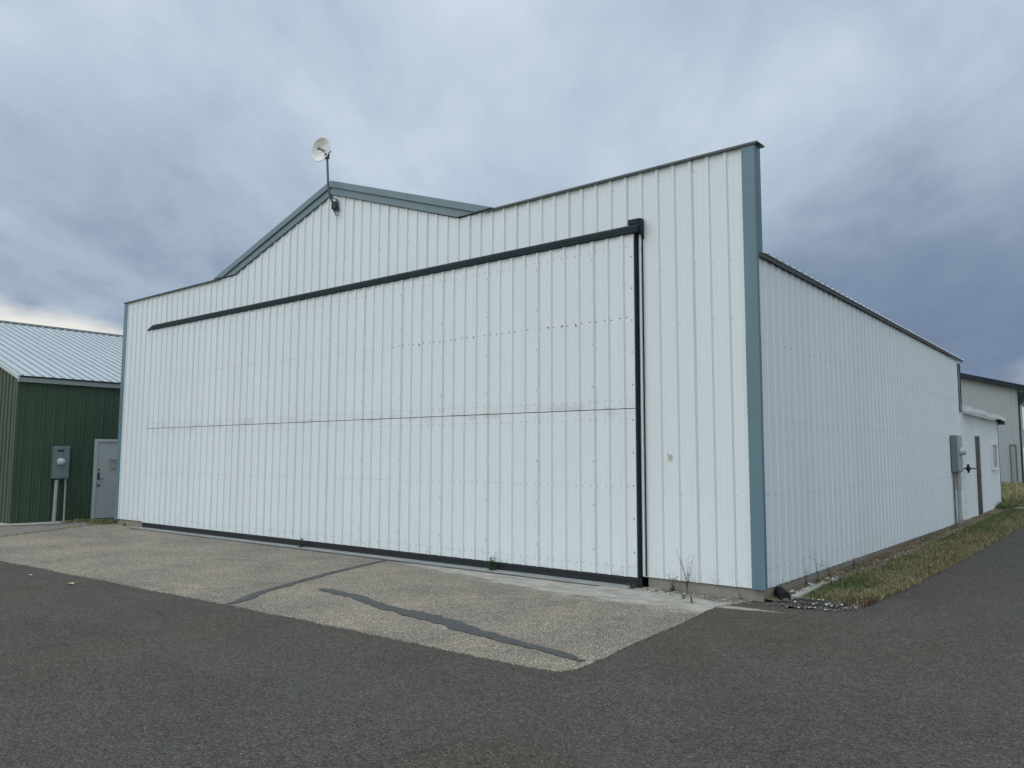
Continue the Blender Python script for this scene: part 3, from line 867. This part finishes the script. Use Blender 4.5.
mb.lathe(prof, dc, dn, 40)
dish = mb.build('reflector', M['dish'], A)
mb = MB(); mb.lathe([(.001, -.09), (.018, -.09), (.018, .03), (.012, .035), (.035, .04), (.038, .055), (.02, .065), (.001, .066)], dc, dn, 18)
mb.build('feed_horn', M['trimgrey'], dish)
mb = MB(); c2 = dc-dn*.12
mb.tube([dc-dn*.09, c2], .045, 14)
mb.tube([c2+Vector((-.03, 0, -.0)), (-7.742, -.20, 6.97)], .018, 8); mb.box((-7.775, -.23, 6.90), (-7.71, -.17, 6.99))
mb.tube([(-7.73, -.20, 6.97), (-7.63, -.20, 7.02)], .009, 6)
mb.build('clamp', M['pole'], A)

# ================================================================== SHED ANNEX
Sx = thing('annex', (-2.5, 15.5, .1), 'low white lean-to annex with narrow dark door behind the white hangar', 'shed')
YA, YB = L+.14, 18.45
za = 2.70
mb = MB()
siding(mb, (-.012, YA, 0), (0, 1, 0), (1, 0, 0), YB-YA, .17, za, start=.1, h=.02, grime_shade=1, gside=-1)
mb.prism([(-5, .17), (-.02, .17), (-.02, za), (-2.5, za+.7), (-5, za)], 'y', YB-.1, YB)
mb.prism([(-5, .17), (-4.9, .17), (-4.9, za), (-5, za)], 'y', YA, YB-.1)
mb.prism([(YA, .17), (YB-.1, .17), (YB-.1, za), (YA, za)], 'x', -.14, -.02)
mb.build('wall', [M['shedwhite'], M['ribshade']], Sx)
mb = MB(); gable_roof(mb, -2.5, za+.86, 2.5+.19, YA-.05, YB+.30, .29, h=.012)
rf = mb.build('roof', M['roof'], Sx)
mb = MB()
zt = za+.86-.29*2.69
n = 40; vs = []
for i in range(n+1):
    y = YA+(YB+.29-YA)*i/n; wv = .012*math.sin(y*2.3)+.008*mnoise.noise(Vector((y*3, 0, 0)))
    vs += [(.192+wv*.5, y, zt-.065+wv), (.20+wv*.5, y, zt+.04+wv), (.175, y, zt+.045+wv), (.175, y, zt-.065+wv)]
mb.add(vs, [(4*i+k, 4*i+(k+1) % 4, 4*i+4+(k+1) % 4, 4*i+4+k) for i in range(n) for k in range(4)]+[(0, 1, 2, 3), (4*n, 4*n+3, 4*n+2, 4*n+1)])
mb.prism([(-.03, zt-.03), (.205, zt-.068), (.205, zt+.048), (-.03, zt+.12)], 'y', YA-.085, YA-.052)
mb.box((.178, YA-.052, zt-.066), (.203, YA+.003, zt+.046))
mb.build('fascia', M['whitetrim'], rf)
mb = MB(); mb.box((-.05, YB+.02, zt-.17), (.17, YB+.28, zt-.02)); mb.prism([(YB+.003, zt-.17), (YB+.43, zt-.17), (YB+.43, zt-.1), (YB+.003, zt-.4)], 'x', .10, .15) if 0 else None
mb.build('eave_return', M['eave'], rf)
mb = MB(); mb.box((-.10, YB-.10, .17), (.012, YB+.02, za-.02)); mb.build('corner_trim', M['teal'], Sx)
mb = MB(); mb.box((-.3, YA, -.1), (-.03, YB-.02, .168)); mb.build('foundation', M['concrete'], Sx)
mb = MB(); mb.box((-.01, 14.12, .15), (.012, 14.92, 2.17))
sd = mb.build('door', M['doordark'], Sx)
mb = MB(); mb.box((-.01, 14.04, .15), (.03, 14.12, 2.17)); mb.box((-.01, 14.92, .15), (.03, 14.99, 2.17)); mb.box((-.01, 14.04, 2.172), (.035, 14.99, 2.24))
mb.build('door_frame', M['whitetrim'], sd)
mb = MB(); mb.tube([(.012, 14.26, 1.15), (.06, 14.26, 1.15)], .012, 8); mb.tube([(.055, 14.26, 1.15), (.075, 14.26, 1.15)], .03, 12)
mb.build('handle', M['pole'], sd)
mb = MB()
wy0, wy1, wz0, wz1 = 16.95, 17.75, 1.36, 1.98
for a, b in (((-.005, wy0-.08, wz0-.08), (.05, wy0, wz1+.08)), ((-.005, wy1, wz0-.08), (.05, wy1+.08, wz1+.08)), ((-.005, wy0, wz0-.08), (.05, wy1, wz0)), ((-.005, wy0, wz1), (.05, wy1, wz1+.08)), ((-.0, (wy0+wy1)/2-.02, wz0), (.03, (wy0+wy1)/2+.02, wz1))):
    mb.box(a, b)
wn = mb.build('window', M['whitetrim'], Sx)
mb = MB(); mb.box((-.006, wy0+.001, wz0+.001), (.016, wy1-.001, wz1-.001)); mb.build('pane', M['glass_red'], wn)

# ================================================================== METERS
Mt = thing('electric_meter', (.03, 11.1, .14), 'grey electric meter box with round dial on white hangar side wall', 'electric meter')
mb = MB(); mb.box((-.018, 11.15, 1.30), (.105, 11.70, 2.12)); mbx = mb.build('box', M['meter'], Mt, bevel=.008)
mb = MB(); mb.box((.107, 11.17, 1.32), (.125, 11.68, 2.10)); mb.box((.125, 11.35, 1.36), (.131, 11.5, 1.5)); mb.build('cover', M['meter_light'], mbx, bevel=.006)
mb = MB(); mb.lathe([(.001, .12), (.06, .115), (.08, .09), (.08, .03), (.094, .028), (.094, 0), (.001, 0)], (.126, 11.42, 1.76), (1, 0, 0), 24); mb.build('dial', M['lighttrim'], Mt)
mb = MB(); mb.tube([(.05, 11.5, .12), (.05, 11.5, 1.30)], .042, 12); mb.tube([(.05, 11.5, .9), (.05, 11.5, 1.3)], .058, 12); mb.tube([(.05, 11.5, .22), (.05, 11.5, .27)], .06, 12); mb.build('conduit', M['pvc'], Mt)
mb = MB(); mb.tube([(.0, 11.25, .12), (.0, 11.25, 1.30)], .015, 8); mb.build('conduit', M['pole'], Mt)
V = thing('wall_valve', (.0, 12.3, 1.36), 'dark cross-handled pipe fitting on white wall beside the narrow dark door', 'pipe valve')
mb = MB(); mb.tube([(-.03, 12.25, 1.37), (.30, 12.25, 1.37)], .016, 10); mb.lathe([(.001, 0), (.05, 0), (.05, .015), (.001, .015)], (-.012, 12.25, 1.37), (1, 0, 0), 12); mb.build('pipe', M['pole'], V)
mb = MB(); mb.tube([(.14, 12.25, 1.27), (.14, 12.25, 1.47)], .026, 10); mb.lathe([(.001, -.04), (.05, -.04), (.055, 0), (.05, .04), (.001, .04)], (.14, 12.25, 1.37), (1, 0, 0), 12)
mb.build('handle', M['black'], V)

GX = -17.4
Me = thing('electric_meter', (GX, -.57, 0), 'grey electric meter box on two conduits against dark green wall', 'electric meter')
mb = MB(); mb.box((GX+.024, -.79, 1.05), (GX+.19, -.44, 1.84)); bx = mb.build('box', M['meter'], Me, bevel=.01)
mb = MB(); mb.box((GX+.192, -.77, 1.08), (GX+.203, -.605, 1.81)); mb.box((GX+.192, -.597, 1.08), (GX+.203, -.46, 1.81)); mb.box((GX+.203, -.74, 1.70), (GX+.208, -.58, 1.75), 1)
mb.build('cover', [M['meter'], M['darktrim']], bx, bevel=.004)
mb = MB(); mb.lathe([(.001, .13), (.055, .125), (.075, .09), (.075, .03), (.088, .028), (.088, 0), (.001, 0)], (GX+.203, -.65, 1.46), (1, 0, 0), 24); mb.build('dial', M['lighttrim'], Me)
mb = MB(); mb.tube([(GX+.12, -.70, -.05), (GX+.12, -.685, 1.02)], .042, 12); mb.build('conduit', M['pvc'], Me)
mb = MB(); mb.tube([(GX+.12, -.475, -.05), (GX+.12, -.48, .9), (GX+.12, -.49, 1.05)], .022, 10); mb.build('conduit', M['pvc'], Me)

# ================================================================== GREEN HANGAR
GH = thing('hangar', (-24.7, 5, 0), 'dark green steel hangar with pale ribbed roof and grey door', 'hangar')
gy0, gy1 = -1.60, 14.; gr = -24.7; gw = 7.3; ge = 3.44
mb = MB(); siding(mb, (GX, gy0, 0), (0, 1, 0), (1, 0, 0), gy1-gy0, 0, ge, start=.14, h=.017)
mb.prism([(gy0+.15, 0), (gy1, 0), (gy1, ge), (gy0+.15, ge)], 'x', GX-.14, GX-.006)
mb.build('side_wall', M['green'], GH)
mb = MB()
SLG = .314
gzz = lambda u: ge-.03+SLG*(gw-abs(u-gw))
siding(mb, (gr-gw, gy0, 0), (1, 0, 0), NF, 2*gw, 0, gzz, start=.07, h=.024, extra=[gw])
mb.prism([(gr-gw+.02, 0), (GX-.02, 0), (GX-.02, ge-.04), (gr, ge-.04+SLG*gw), (gr-gw+.02, ge-.04)], 'y', gy0+.006, gy0+.14)
mb.build('front_wall', M['green_front'], GH)
mb = MB(); mb.prism([(gr-gw, 0), (GX-.02, 0), (GX-.02, ge-.04), (gr, ge-.04+SLG*gw), (gr-gw, ge-.04)], 'y', gy1, gy1+.1); mb.build('rear_wall', M['green'], GH)
mb = MB(); mb.box((gr-gw, gy0, 0), (gr-gw+.1, gy1, ge)); mb.build('side_wall', M['green'], GH)
mb = MB(); gable_roof(mb, gr, 5.83, gw+.12, gy0-.06, gy1+.1, SLG, h=.03, grime_shade=1)
grf = mb.build('roof', [M['roof'], M['roofshade']], GH)
mb = MB(); mb.prism([(gr-.2, 5.83-.045), (gr, 5.865), (gr+.2, 5.83-.045), (gr+.2, 5.83-.03), (gr, 5.882), (gr-.2, 5.83-.03)], 'y', gy0-.08, gy1+.1); mb.build('ridge_cap', M['eave'], grf)
gze = 5.83-SLG*(gw+.12)
mb = MB(); mb.box((GX+.02, gy0-.04, gze-.15), (GX+.11, gy1+.05, gze-.04)); mb.build('eave_trim', M['trimgrey'], GH)
mb = MB(); mb.box((GX+.022, gy0-.03, gze-.038), (GX+.125, gy1+.04, gze-.004)); mb.build('roof_closure', M['darktrim'], GH)
for s in (1, -1):
    mb = MB(); pl = [(gr, 5.822), (gr+s*(gw+.13), 5.822-SLG*(gw+.13)), (gr+s*(gw+.13), 5.73-SLG*(gw+.13)), (gr, 5.73)]
    mb.prism(pl, 'y', gy0-.06, gy0-.027); mb.build('gable_trim', M['lighttrim'], GH)
mb = MB(); mb.prism([(GX-.05, gy0-.027), (GX+.022, gy0-.027), (GX+.022, gy0+.03), (GX+.0, gy0+.03), (GX+.0, gy0-.002), (GX-.05, gy0-.002)], 'z', 0, gze-.03); mb.build('corner_trim', M['green_front'], GH)
mb = MB(); mb.box((GX-.05, .27, .03), (GX+.03, 1.16, 1.96)); dr = mb.build('door', M['doorgrey'], GH)
mb = MB(); mb.box((GX-.05, .20, 0), (GX+.06, .268, 2.03)); mb.box((GX-.05, 1.162, 0), (GX+.06, 1.23, 2.03)); mb.box((GX-.05, .269, 1.963), (GX+.06, 1.161, 2.03)); mb.build('door_frame', M['lighttrim'], dr)
mb = MB(); mb.box((GX+.031, .545, 1.215), (GX+.036, .935, 1.545)); wf = mb.build('window', M['lighttrim'], dr)
mb = MB(); mb.box((GX+.0365, .575, 1.245), (GX+.041, .905, 1.515)); mb.build('pane', M['glass_pale'], wf)
mb = MB(); mb.box((GX+.031, .31, 1.0), (GX+.042, .352, 1.18)); mb.tube([(GX+.04, .33, 1.02), (GX+.10, .33, 1.02)], .012, 8); mb.tube([(GX+.095, .33, 1.02), (GX+.095, .42, 1.02)], .011, 8); mb.tube([(GX+.03, .33, 1.26), (GX+.05, .33, 1.26)], .018, 12)
mb.build('handle', M['darktrim'], dr)
mb = MB(); mb.tube([(GX+.03, .33, .86), (GX+.09, .33, .86)], .025, 12); mb.build('knob', M['pole'], dr)

# ================================================================== DISTANT BEIGE HANGAR
YF = 37.3; zb = .30
BH = thing('hangar', (-6, 42, zb), 'distant tall beige hangar with dark roof edge beyond the annex', 'hangar')
xr_, slope = -.55+0, .357
ridx = -9.
XC = -1.36
def bz(x): return 5.15-.29*(x-XC) if x > ridx else 5.15+.29*(XC-ridx)-.29*(ridx-x)
XE = 1.2
bze = lambda x: bz(x)
mb = MB()
n0 = -19.2
siding(mb, (n0, YF, 0), (1, 0, 0), NF, XE-n0, zb-.1, lambda u: bze(n0+u)-.02, start=.1, extra=[ridx-n0], h=.007)
mb.prism([(n0, zb-.1), (XE, zb-.1), (XE, bz(XE)-.03), (ridx, bz(ridx)-.03), (n0, bz(n0)-.03)], 'y', YF+.006, YF+14)
mb.build('wall', M['beige'], BH)
mb = MB()
for s in (1, -1):
    xe = XE+.3 if s > 0 else n0-.3
    pl = [(ridx, bz(ridx)+.10), (xe, bz(xe)+.10), (xe, bz(xe)-.13), (ridx, bz(ridx)-.13)]
    mb.prism(pl, 'y', YF-.35, YF-.25)
    pl = [(ridx, bz(ridx)+.14), (xe, bz(xe)+.14), (xe, bz(xe)+.105), (ridx, bz(ridx)+.105)]
    mb.prism(pl, 'y', YF-.36, YF+14.3)
mb.build('roof', M['darktrim'], BH)
px2 = lambda u: None
mb = MB(); mb.box((XC-.04, YF-.03, zb), (XC+.03, YF-.017, 4.98)); mb.build('corner_trim', M['darktrim'], BH)
mb = MB(); mb.prism([(XC+.03, 4.86), (XC+.5, 4.86), (XC+.5, 4.70), (XC+.08, 4.3), (XC+.03, 4.3)], 'y', YF-.25, YF-.03); mb.build('soffit_bracket', M['darktrim'], BH)
mb = MB()
mb.box((XC+.12, YF-.05, 3.0), (XC+1.3, YF-.02, 4.15))
hp = mb.build('louvre', M['whitetrim'], BH)
mb = MB()
for i in range(5): mb.box((XC+.2, YF-.062, 3.08+.22*i), (XC+1.22, YF-.051, 3.15+.22*i))
mb.build('slats', M['trimgrey'], hp)
mb = MB(); mb.box((XC-.46, YF-.03, zb), (XC-.26, YF-.018, zb+1.95)); bd = mb.build('door', M['trimgrey'], BH)  # slim grey panel, too narrow to be an actual door
mb = MB(); mb.box((XC-.50, YF-.05, zb), (XC-.46, YF-.018, zb+2.0)); mb.box((XC-.26, YF-.05, zb), (XC-.22, YF-.018, zb+2.0)); mb.box((XC-.46, YF-.05, zb+1.95), (XC-.26, YF-.018, zb+2.0)); mb.build('door_frame', M['eave'], bd)
mb = MB(); mb.box((XC+.06, YF-.05, 1.10), (XC+1.3, YF-.02, 2.16)); bw = mb.build('window', M['whitetrim'], BH)
mb = MB(); mb.box((XC+.13, YF-.058, 1.18), (XC+1.22, YF-.051, 2.08)); mb.build('pane', M['glass'], bw)

# ================================================================== SMALL THINGS
dp = MB()
dpc = [(-.02, .40, .075), (.10, .22, .07), (.16, .12, .062)]
dp.tube(dpc, .055, 14, caps=False)
for i in range(5):
    t = i/4; q = Vector(dpc[0]).lerp(Vector(dpc[2]), .15+.8*t)
    dp.tube([q, q+Vector((.012, -.018, -.001))], .063, 14)
dp.tube(dpc, .048, 14)
tag(dp.build('drain_pipe', M['black'], loc=(.1, .2, 0)), 'short black corrugated drain pipe at the foundation corner', 'drain pipe')
mb = MB()
pts = [(.17, .22), (.25, .24), (.245, .70), (.23, 1.15), (.20, 1.5), (.13, 1.5), (.16, 1.1), (.17, .6)]
mb.prism(pts, 'z', .02, .072)
tag(mb.build('edging_slab', M['concrete_light'], bevel=.012, loc=(.2, .8, 0)), 'weathered pale concrete edging lying beside the black drain pipe', 'edging')
for cx_, cy_, k_, lb in ((-7.16, -4.38, 1.0, 'larger yellowish dry leaf on the dark asphalt, right one of two'), (-8.35, -4.415, .75, 'smaller pale dry leaf on the dark asphalt, left one of two')):
    mb = MB(); mb.sheet = True; c = Vector((cx_, cy_, .006))
    mb.add([c+Vector(q)*k_ for q in ((-.07, 0, .012), (-.02, .03, .02), (.05, .02, .03), (.085, -.005, .014), (.03, -.035, .022), (-.03, -.03, .016))], [(0, 1, 4, 5), (1, 2, 4), (2, 3, 4)])
    tag(mb.build('fallen_leaf', M['leaf_dry'], loc=tuple(c)), lb, 'leaf', 'leaves fallen on the asphalt')

def weed(loc, h, n, spread, label, leafy=1., leaf=.03, mats=('stalk', 'weed'), seed=1, base=0):
    rnd = random.Random(seed); root = thing('weed', loc, label, 'weed')
    st = MB(); lf = MB(); lf.sheet = True
    for i in range(n):
        a = rnd.uniform(0, 6.28); s = rnd.uniform(.2, 1)*spread; hh = h*rnd.uniform(.6, 1.0)
        dx, dy = math.cos(a)*s, -abs(math.sin(a))*s*.6
        pts = [Vector(loc)+Vector((dx*t*t, dy*t*t, hh*t+.0)) for t in (0, .25, .5, .75, 1)]
        pts[0].z -= .01
        st.tube(pts, [.0024, .002, .0016, .0012, .0008], 5)
        for k in range(int(leafy*7)):
            t = rnd.uniform(.08, 1.)
            q = Vector(loc)+Vector((dx*t*t, dy*t*t, hh*t)); b = rnd.uniform(0, 6.28); l = leaf*rnd.uniform(.5, 1.2)*(1.2-.6*t)
            d = Vector((math.cos(b), math.sin(b), rnd.uniform(-.2, .7))).normalized()*l; e = d.cross(Vector((rnd.uniform(-.4, .4), .3, 1))).normalized()*l*.28
            lf.add([q, q+d*.5+e, q+d, q+d*.5-e], [(0, 1, 2, 3)])
    for k in range(base):
        b = rnd.uniform(0, 6.28); q = Vector(loc); l = leaf*1.6*rnd.uniform(.6, 1.1)
        d = Vector((math.cos(b), math.sin(b), rnd.uniform(.15, .8))).normalized()*l; e = d.cross(Vector((.1, .1, 1))).normalized()*l*.22
        lf.add([q, q+d*.5+e, q+d, q+d*.5-e], [(0, 1, 2, 3)])
    st.build('stem', M[mats[0]], root); lf.build('leaves', M[mats[1]], root)
    return root
weed((-8.20, -.18, .03), .17, 6, .05, 'small green weed at the door threshold nearest the thin tar seam', 2.0, .06, seed=3, base=9)
weed((-3.85, -.18, .03), .20, 9, .08, 'bushy green weed against the bottom seal, under the right half of the door', 2.4, .06, seed=4, base=14)
weed((-1.62, -.16, .01), .07, 6, .09, 'low dark weed tuft at the foot of the door edge seal', 1.3, .04, seed=5, base=10)
weed((-1.12, -.07, .01), .22, 5, .08, 'upright dark-stemmed weed against the front foundation', 2.2, .045, seed=6, base=9)
weed((-.93, -.07, .01), .50, 6, .15, 'tall wispy weed with thin stalks against the white front wall', 3.2, .032, ('weed_dry', 'weed_dry'), seed=17)
weed((-.62, -.60, .018), .13, 5, .08, 'small weed growing in the crack at the apron corner', 1.0, .03, ('weed_dry', 'weed'), seed=8, base=4)
weed((-.80, -.42, .018), .07, 4, .08, 'tiny weed in the pavement crack between the foundation and apron corner', 1.0, .03, seed=9, base=6)
weed((-.30, -.04, .01), .11, 3, .05, 'short dry weed on the front foundation beside the corner trim', 1.2, .03, ('weed_dry', 'weed_dry'), seed=10, base=3)
weed((.10, .98, .04), .40, 3, .05, 'tall seeding weed nearer the corner along the side wall', 1.4, .04, ('stalk', 'stalk'), seed=11, base=4)
weed((.09, 1.45, .045), .46, 3, .07, 'tallest curling weed beside the pale edging along the side wall', .8, .04, ('stalk', 'weed_dry'), seed=12, base=4)
weed((.08, 1.95, .05), .22, 5, .1, 'low spreading weed past the pale edging along the side wall', 1.0, .03, ('weed_dry', 'stalk'), seed=13, base=5)
weed((.04, .33, .06), .20, 3, .05, 'thin weed rising behind the black drain pipe', .8, .03, ('stalk', 'stalk'), seed=14)
weed((.09, 3.0, .06), .18, 6, .1, 'low dark weed among leaf litter along the side wall', 1.2, .035, ('stalk', 'weed'), seed=15, base=6)
weed((-15.0, -.06, .012), .12, 6, .16, 'low weed tuft at the left foot of the white hangar', 1.2, .04, ('stalk', 'weed'), seed=16, base=10)

# ================================================================== SKY AND LIGHT
w = bpy.data.worlds.new('World'); S.world = w; w.use_nodes = True
nt = w.node_tree
for n in list(nt.nodes): nt.nodes.remove(n)
g = G(nt)
out = g.n('ShaderNodeOutputWorld'); bg = g.n('ShaderNodeBackground'); nt.links.new(bg.outputs[0], out.inputs[0])
SUN = Vector((-.45, -.58, .68)).normalized()
sky = g.n('ShaderNodeTexSky', sky_type='NISHITA'); sky.sun_disc = False
sky.sun_elevation = math.asin(SUN.z); sky.sun_rotation = math.atan2(SUN.x, SUN.y)
d = g.n('ShaderNodeTexCoord').outputs['Generated']
ya = R(38.8)
rt = g.vmath('DOT_PRODUCT', d, (math.cos(ya), math.sin(ya), 0)); fw = g.vmath('DOT_PRODUCT', d, (-math.sin(ya), math.cos(ya), 0))
az = g.math('ARCTAN2', rt, fw)                           # radians, zero towards the hangar, seam behind
sp = g.n('ShaderNodeSeparateXYZ'); g.put(sp.inputs[0], d)
el = g.math('ARCSINE', sp.outputs[2])
zz = g.math('ADD', g.math('MAXIMUM', sp.outputs[2], 0), .16)
cv = g.n('ShaderNodeCombineXYZ'); g.put(cv.inputs[0], g.math('DIVIDE', rt, zz)); g.put(cv.inputs[1], g.math('DIVIDE', fw, zz)); cv.inputs[2].default_value = 3.1
plane = cv.outputs[0]
ca = g.n('ShaderNodeCombineXYZ'); g.put(ca.inputs[0], az); g.put(ca.inputs[1], el); ca.inputs[2].default_value = 1.7
ang = ca.outputs[0]
n1 = g.noise(g.vmath('MULTIPLY', plane, (1.15, .62, 1)), 1, 7, .56, .35)
n2 = g.noise(g.vmath('MULTIPLY', plane, (2.9, 1.25, 1)), 1, 6, .58, .5)
n3 = g.noise(g.vmath('MULTIPLY', ang, (3.1, 3.4, 1)), 1, 4, .5, .4)
n4 = g.noise(g.vmath('MULTIPLY', ang, (12, 9, 1)), 1, 5, .55, .6)
t = g.math('ADD', g.math('MULTIPLY', n1, .40), g.math('ADD', g.math('MULTIPLY', n2, .28), g.math('ADD', g.math('MULTIPLY', n3, .24), g.math('MULTIPLY', n4, .08))))
# the front is darkest low on the right, brighter overhead and towards the sun
lowr = g.math('MULTIPLY', g.smooth(az, -.15, .55), g.smooth(el, .42, .10))
up = g.smooth(el, .10, .52)
f = g.math('ADD', g.math('MULTIPLY_ADD', g.math('SUBTRACT', t, .5), g.math('MULTIPLY_ADD', lowr, -1.4, 2.35), .43), g.math('MULTIPLY_ADD', up, .30, g.math('MULTIPLY', lowr, -.34)))
f = g.math('ADD', f, g.math('MULTIPLY', g.smooth(g.math('ABSOLUTE', g.math('SUBTRACT', az, .0)), .45, .0), .08))
cloud = g.ramp(f, [(0., (.155, .21, .325)), (.28, (.24, .31, .43)), (.5, (.365, .45, .565)), (.75, (.485, .58, .69)), (1., (.61, .70, .795))])
# break under the deck near the horizon: left end and far right
thr = g.math('MULTIPLY_ADD', g.smooth(az, -.42, -.60), .024, .137)
thr = g.math('SUBTRACT', thr, g.smooth(az, -.2, .3, 0, .035))
thr = g.math('ADD', thr, g.math('MULTIPLY', g.math('SUBTRACT', n2, .5), .04))
brk = g.smooth(g.math('SUBTRACT', thr, el), -.014, .014)
brk = g.math('MULTIPLY', brk, g.math('MAXIMUM', g.smooth(az, -.32, -.44), g.smooth(az, .555, .61, 0, .35)))
cloud = g.mix(brk, cloud, c3(.86, .85, .80))
# brighter cloud overhead and behind the camera, added to fill both hangar walls
sd_ = g.vmath('DOT_PRODUCT', d, tuple(Vector((.22, -.72, .62)).normalized()))
lift = g.math('ADD', 1, g.math('ADD', g.math('MULTIPLY', g.smooth(sd_, -.1, .9), 1.2), g.math('MULTIPLY', g.smooth(el, .62, 1.3), .35)))
sc = g.n('ShaderNodeVectorMath', operation='SCALE'); g.put(sc.inputs[0], cloud); g.put(sc.inputs['Scale'], lift)
tint = g.mix(g.smooth(lift, 1.15, 1.7), c3(1, 1, 1), c3(1.06, 1.0, .92))
sc.outputs[0]
warm = g.mix(1, sc.outputs[0], tint, 'MULTIPLY')
sc2 = g.n('ShaderNodeVectorMath', operation='SCALE'); g.put(sc2.inputs[0], warm); sc2.inputs['Scale'].default_value = 10.
col = g.mix(.97, sky.outputs[0], sc2.outputs[0])
g.put(bg.inputs[0], col); bg.inputs[1].default_value = .1

sl = bpy.data.lights.new('Sun', 'SUN'); sl.energy = .5; sl.angle = R(30); sl.color = (1, .965, .91)
so = bpy.data.objects.new('Sun', sl); COL.objects.link(so)
so.rotation_euler = (-SUN).to_track_quat('-Z', 'Y').to_euler()

# ================================================================== CAMERA
cam = bpy.data.cameras.new('Camera'); co = bpy.data.objects.new('Camera', cam); COL.objects.link(co)
yaw, pit, rol = R(38.81290205), R(5.34112164), R(.1711845)
fwd = Vector((-math.sin(yaw)*math.cos(pit), math.cos(yaw)*math.cos(pit), math.sin(pit)))
r0 = Vector((math.cos(yaw), math.sin(yaw), 0)); u0 = r0.cross(fwd)
r1 = r0*math.cos(rol)+u0*math.sin(rol); u1 = -r0*math.sin(rol)+u0*math.cos(rol)
co.matrix_world = Matrix(((r1.x, u1.x, -fwd.x, 3.35078648), (r1.y, u1.y, -fwd.y, -8.69463696), (r1.z, u1.z, -fwd.z, 1.6), (0, 0, 0, 1)))
cam.sensor_fit = 'HORIZONTAL'; cam.sensor_width = 36; cam.lens = 36*783.4833/1024
cam.clip_end = 3000; cam.clip_start = .05
S.camera = co
for o in bpy.data.objects:
    if '_w' in o: del o['_w']
S.view_settings.view_transform = 'Standard'; S.view_settings.look = 'None'
S.view_settings.exposure = 0; S.view_settings.gamma = 1
S.render.resolution_x = 1024; S.render.resolution_y = 768
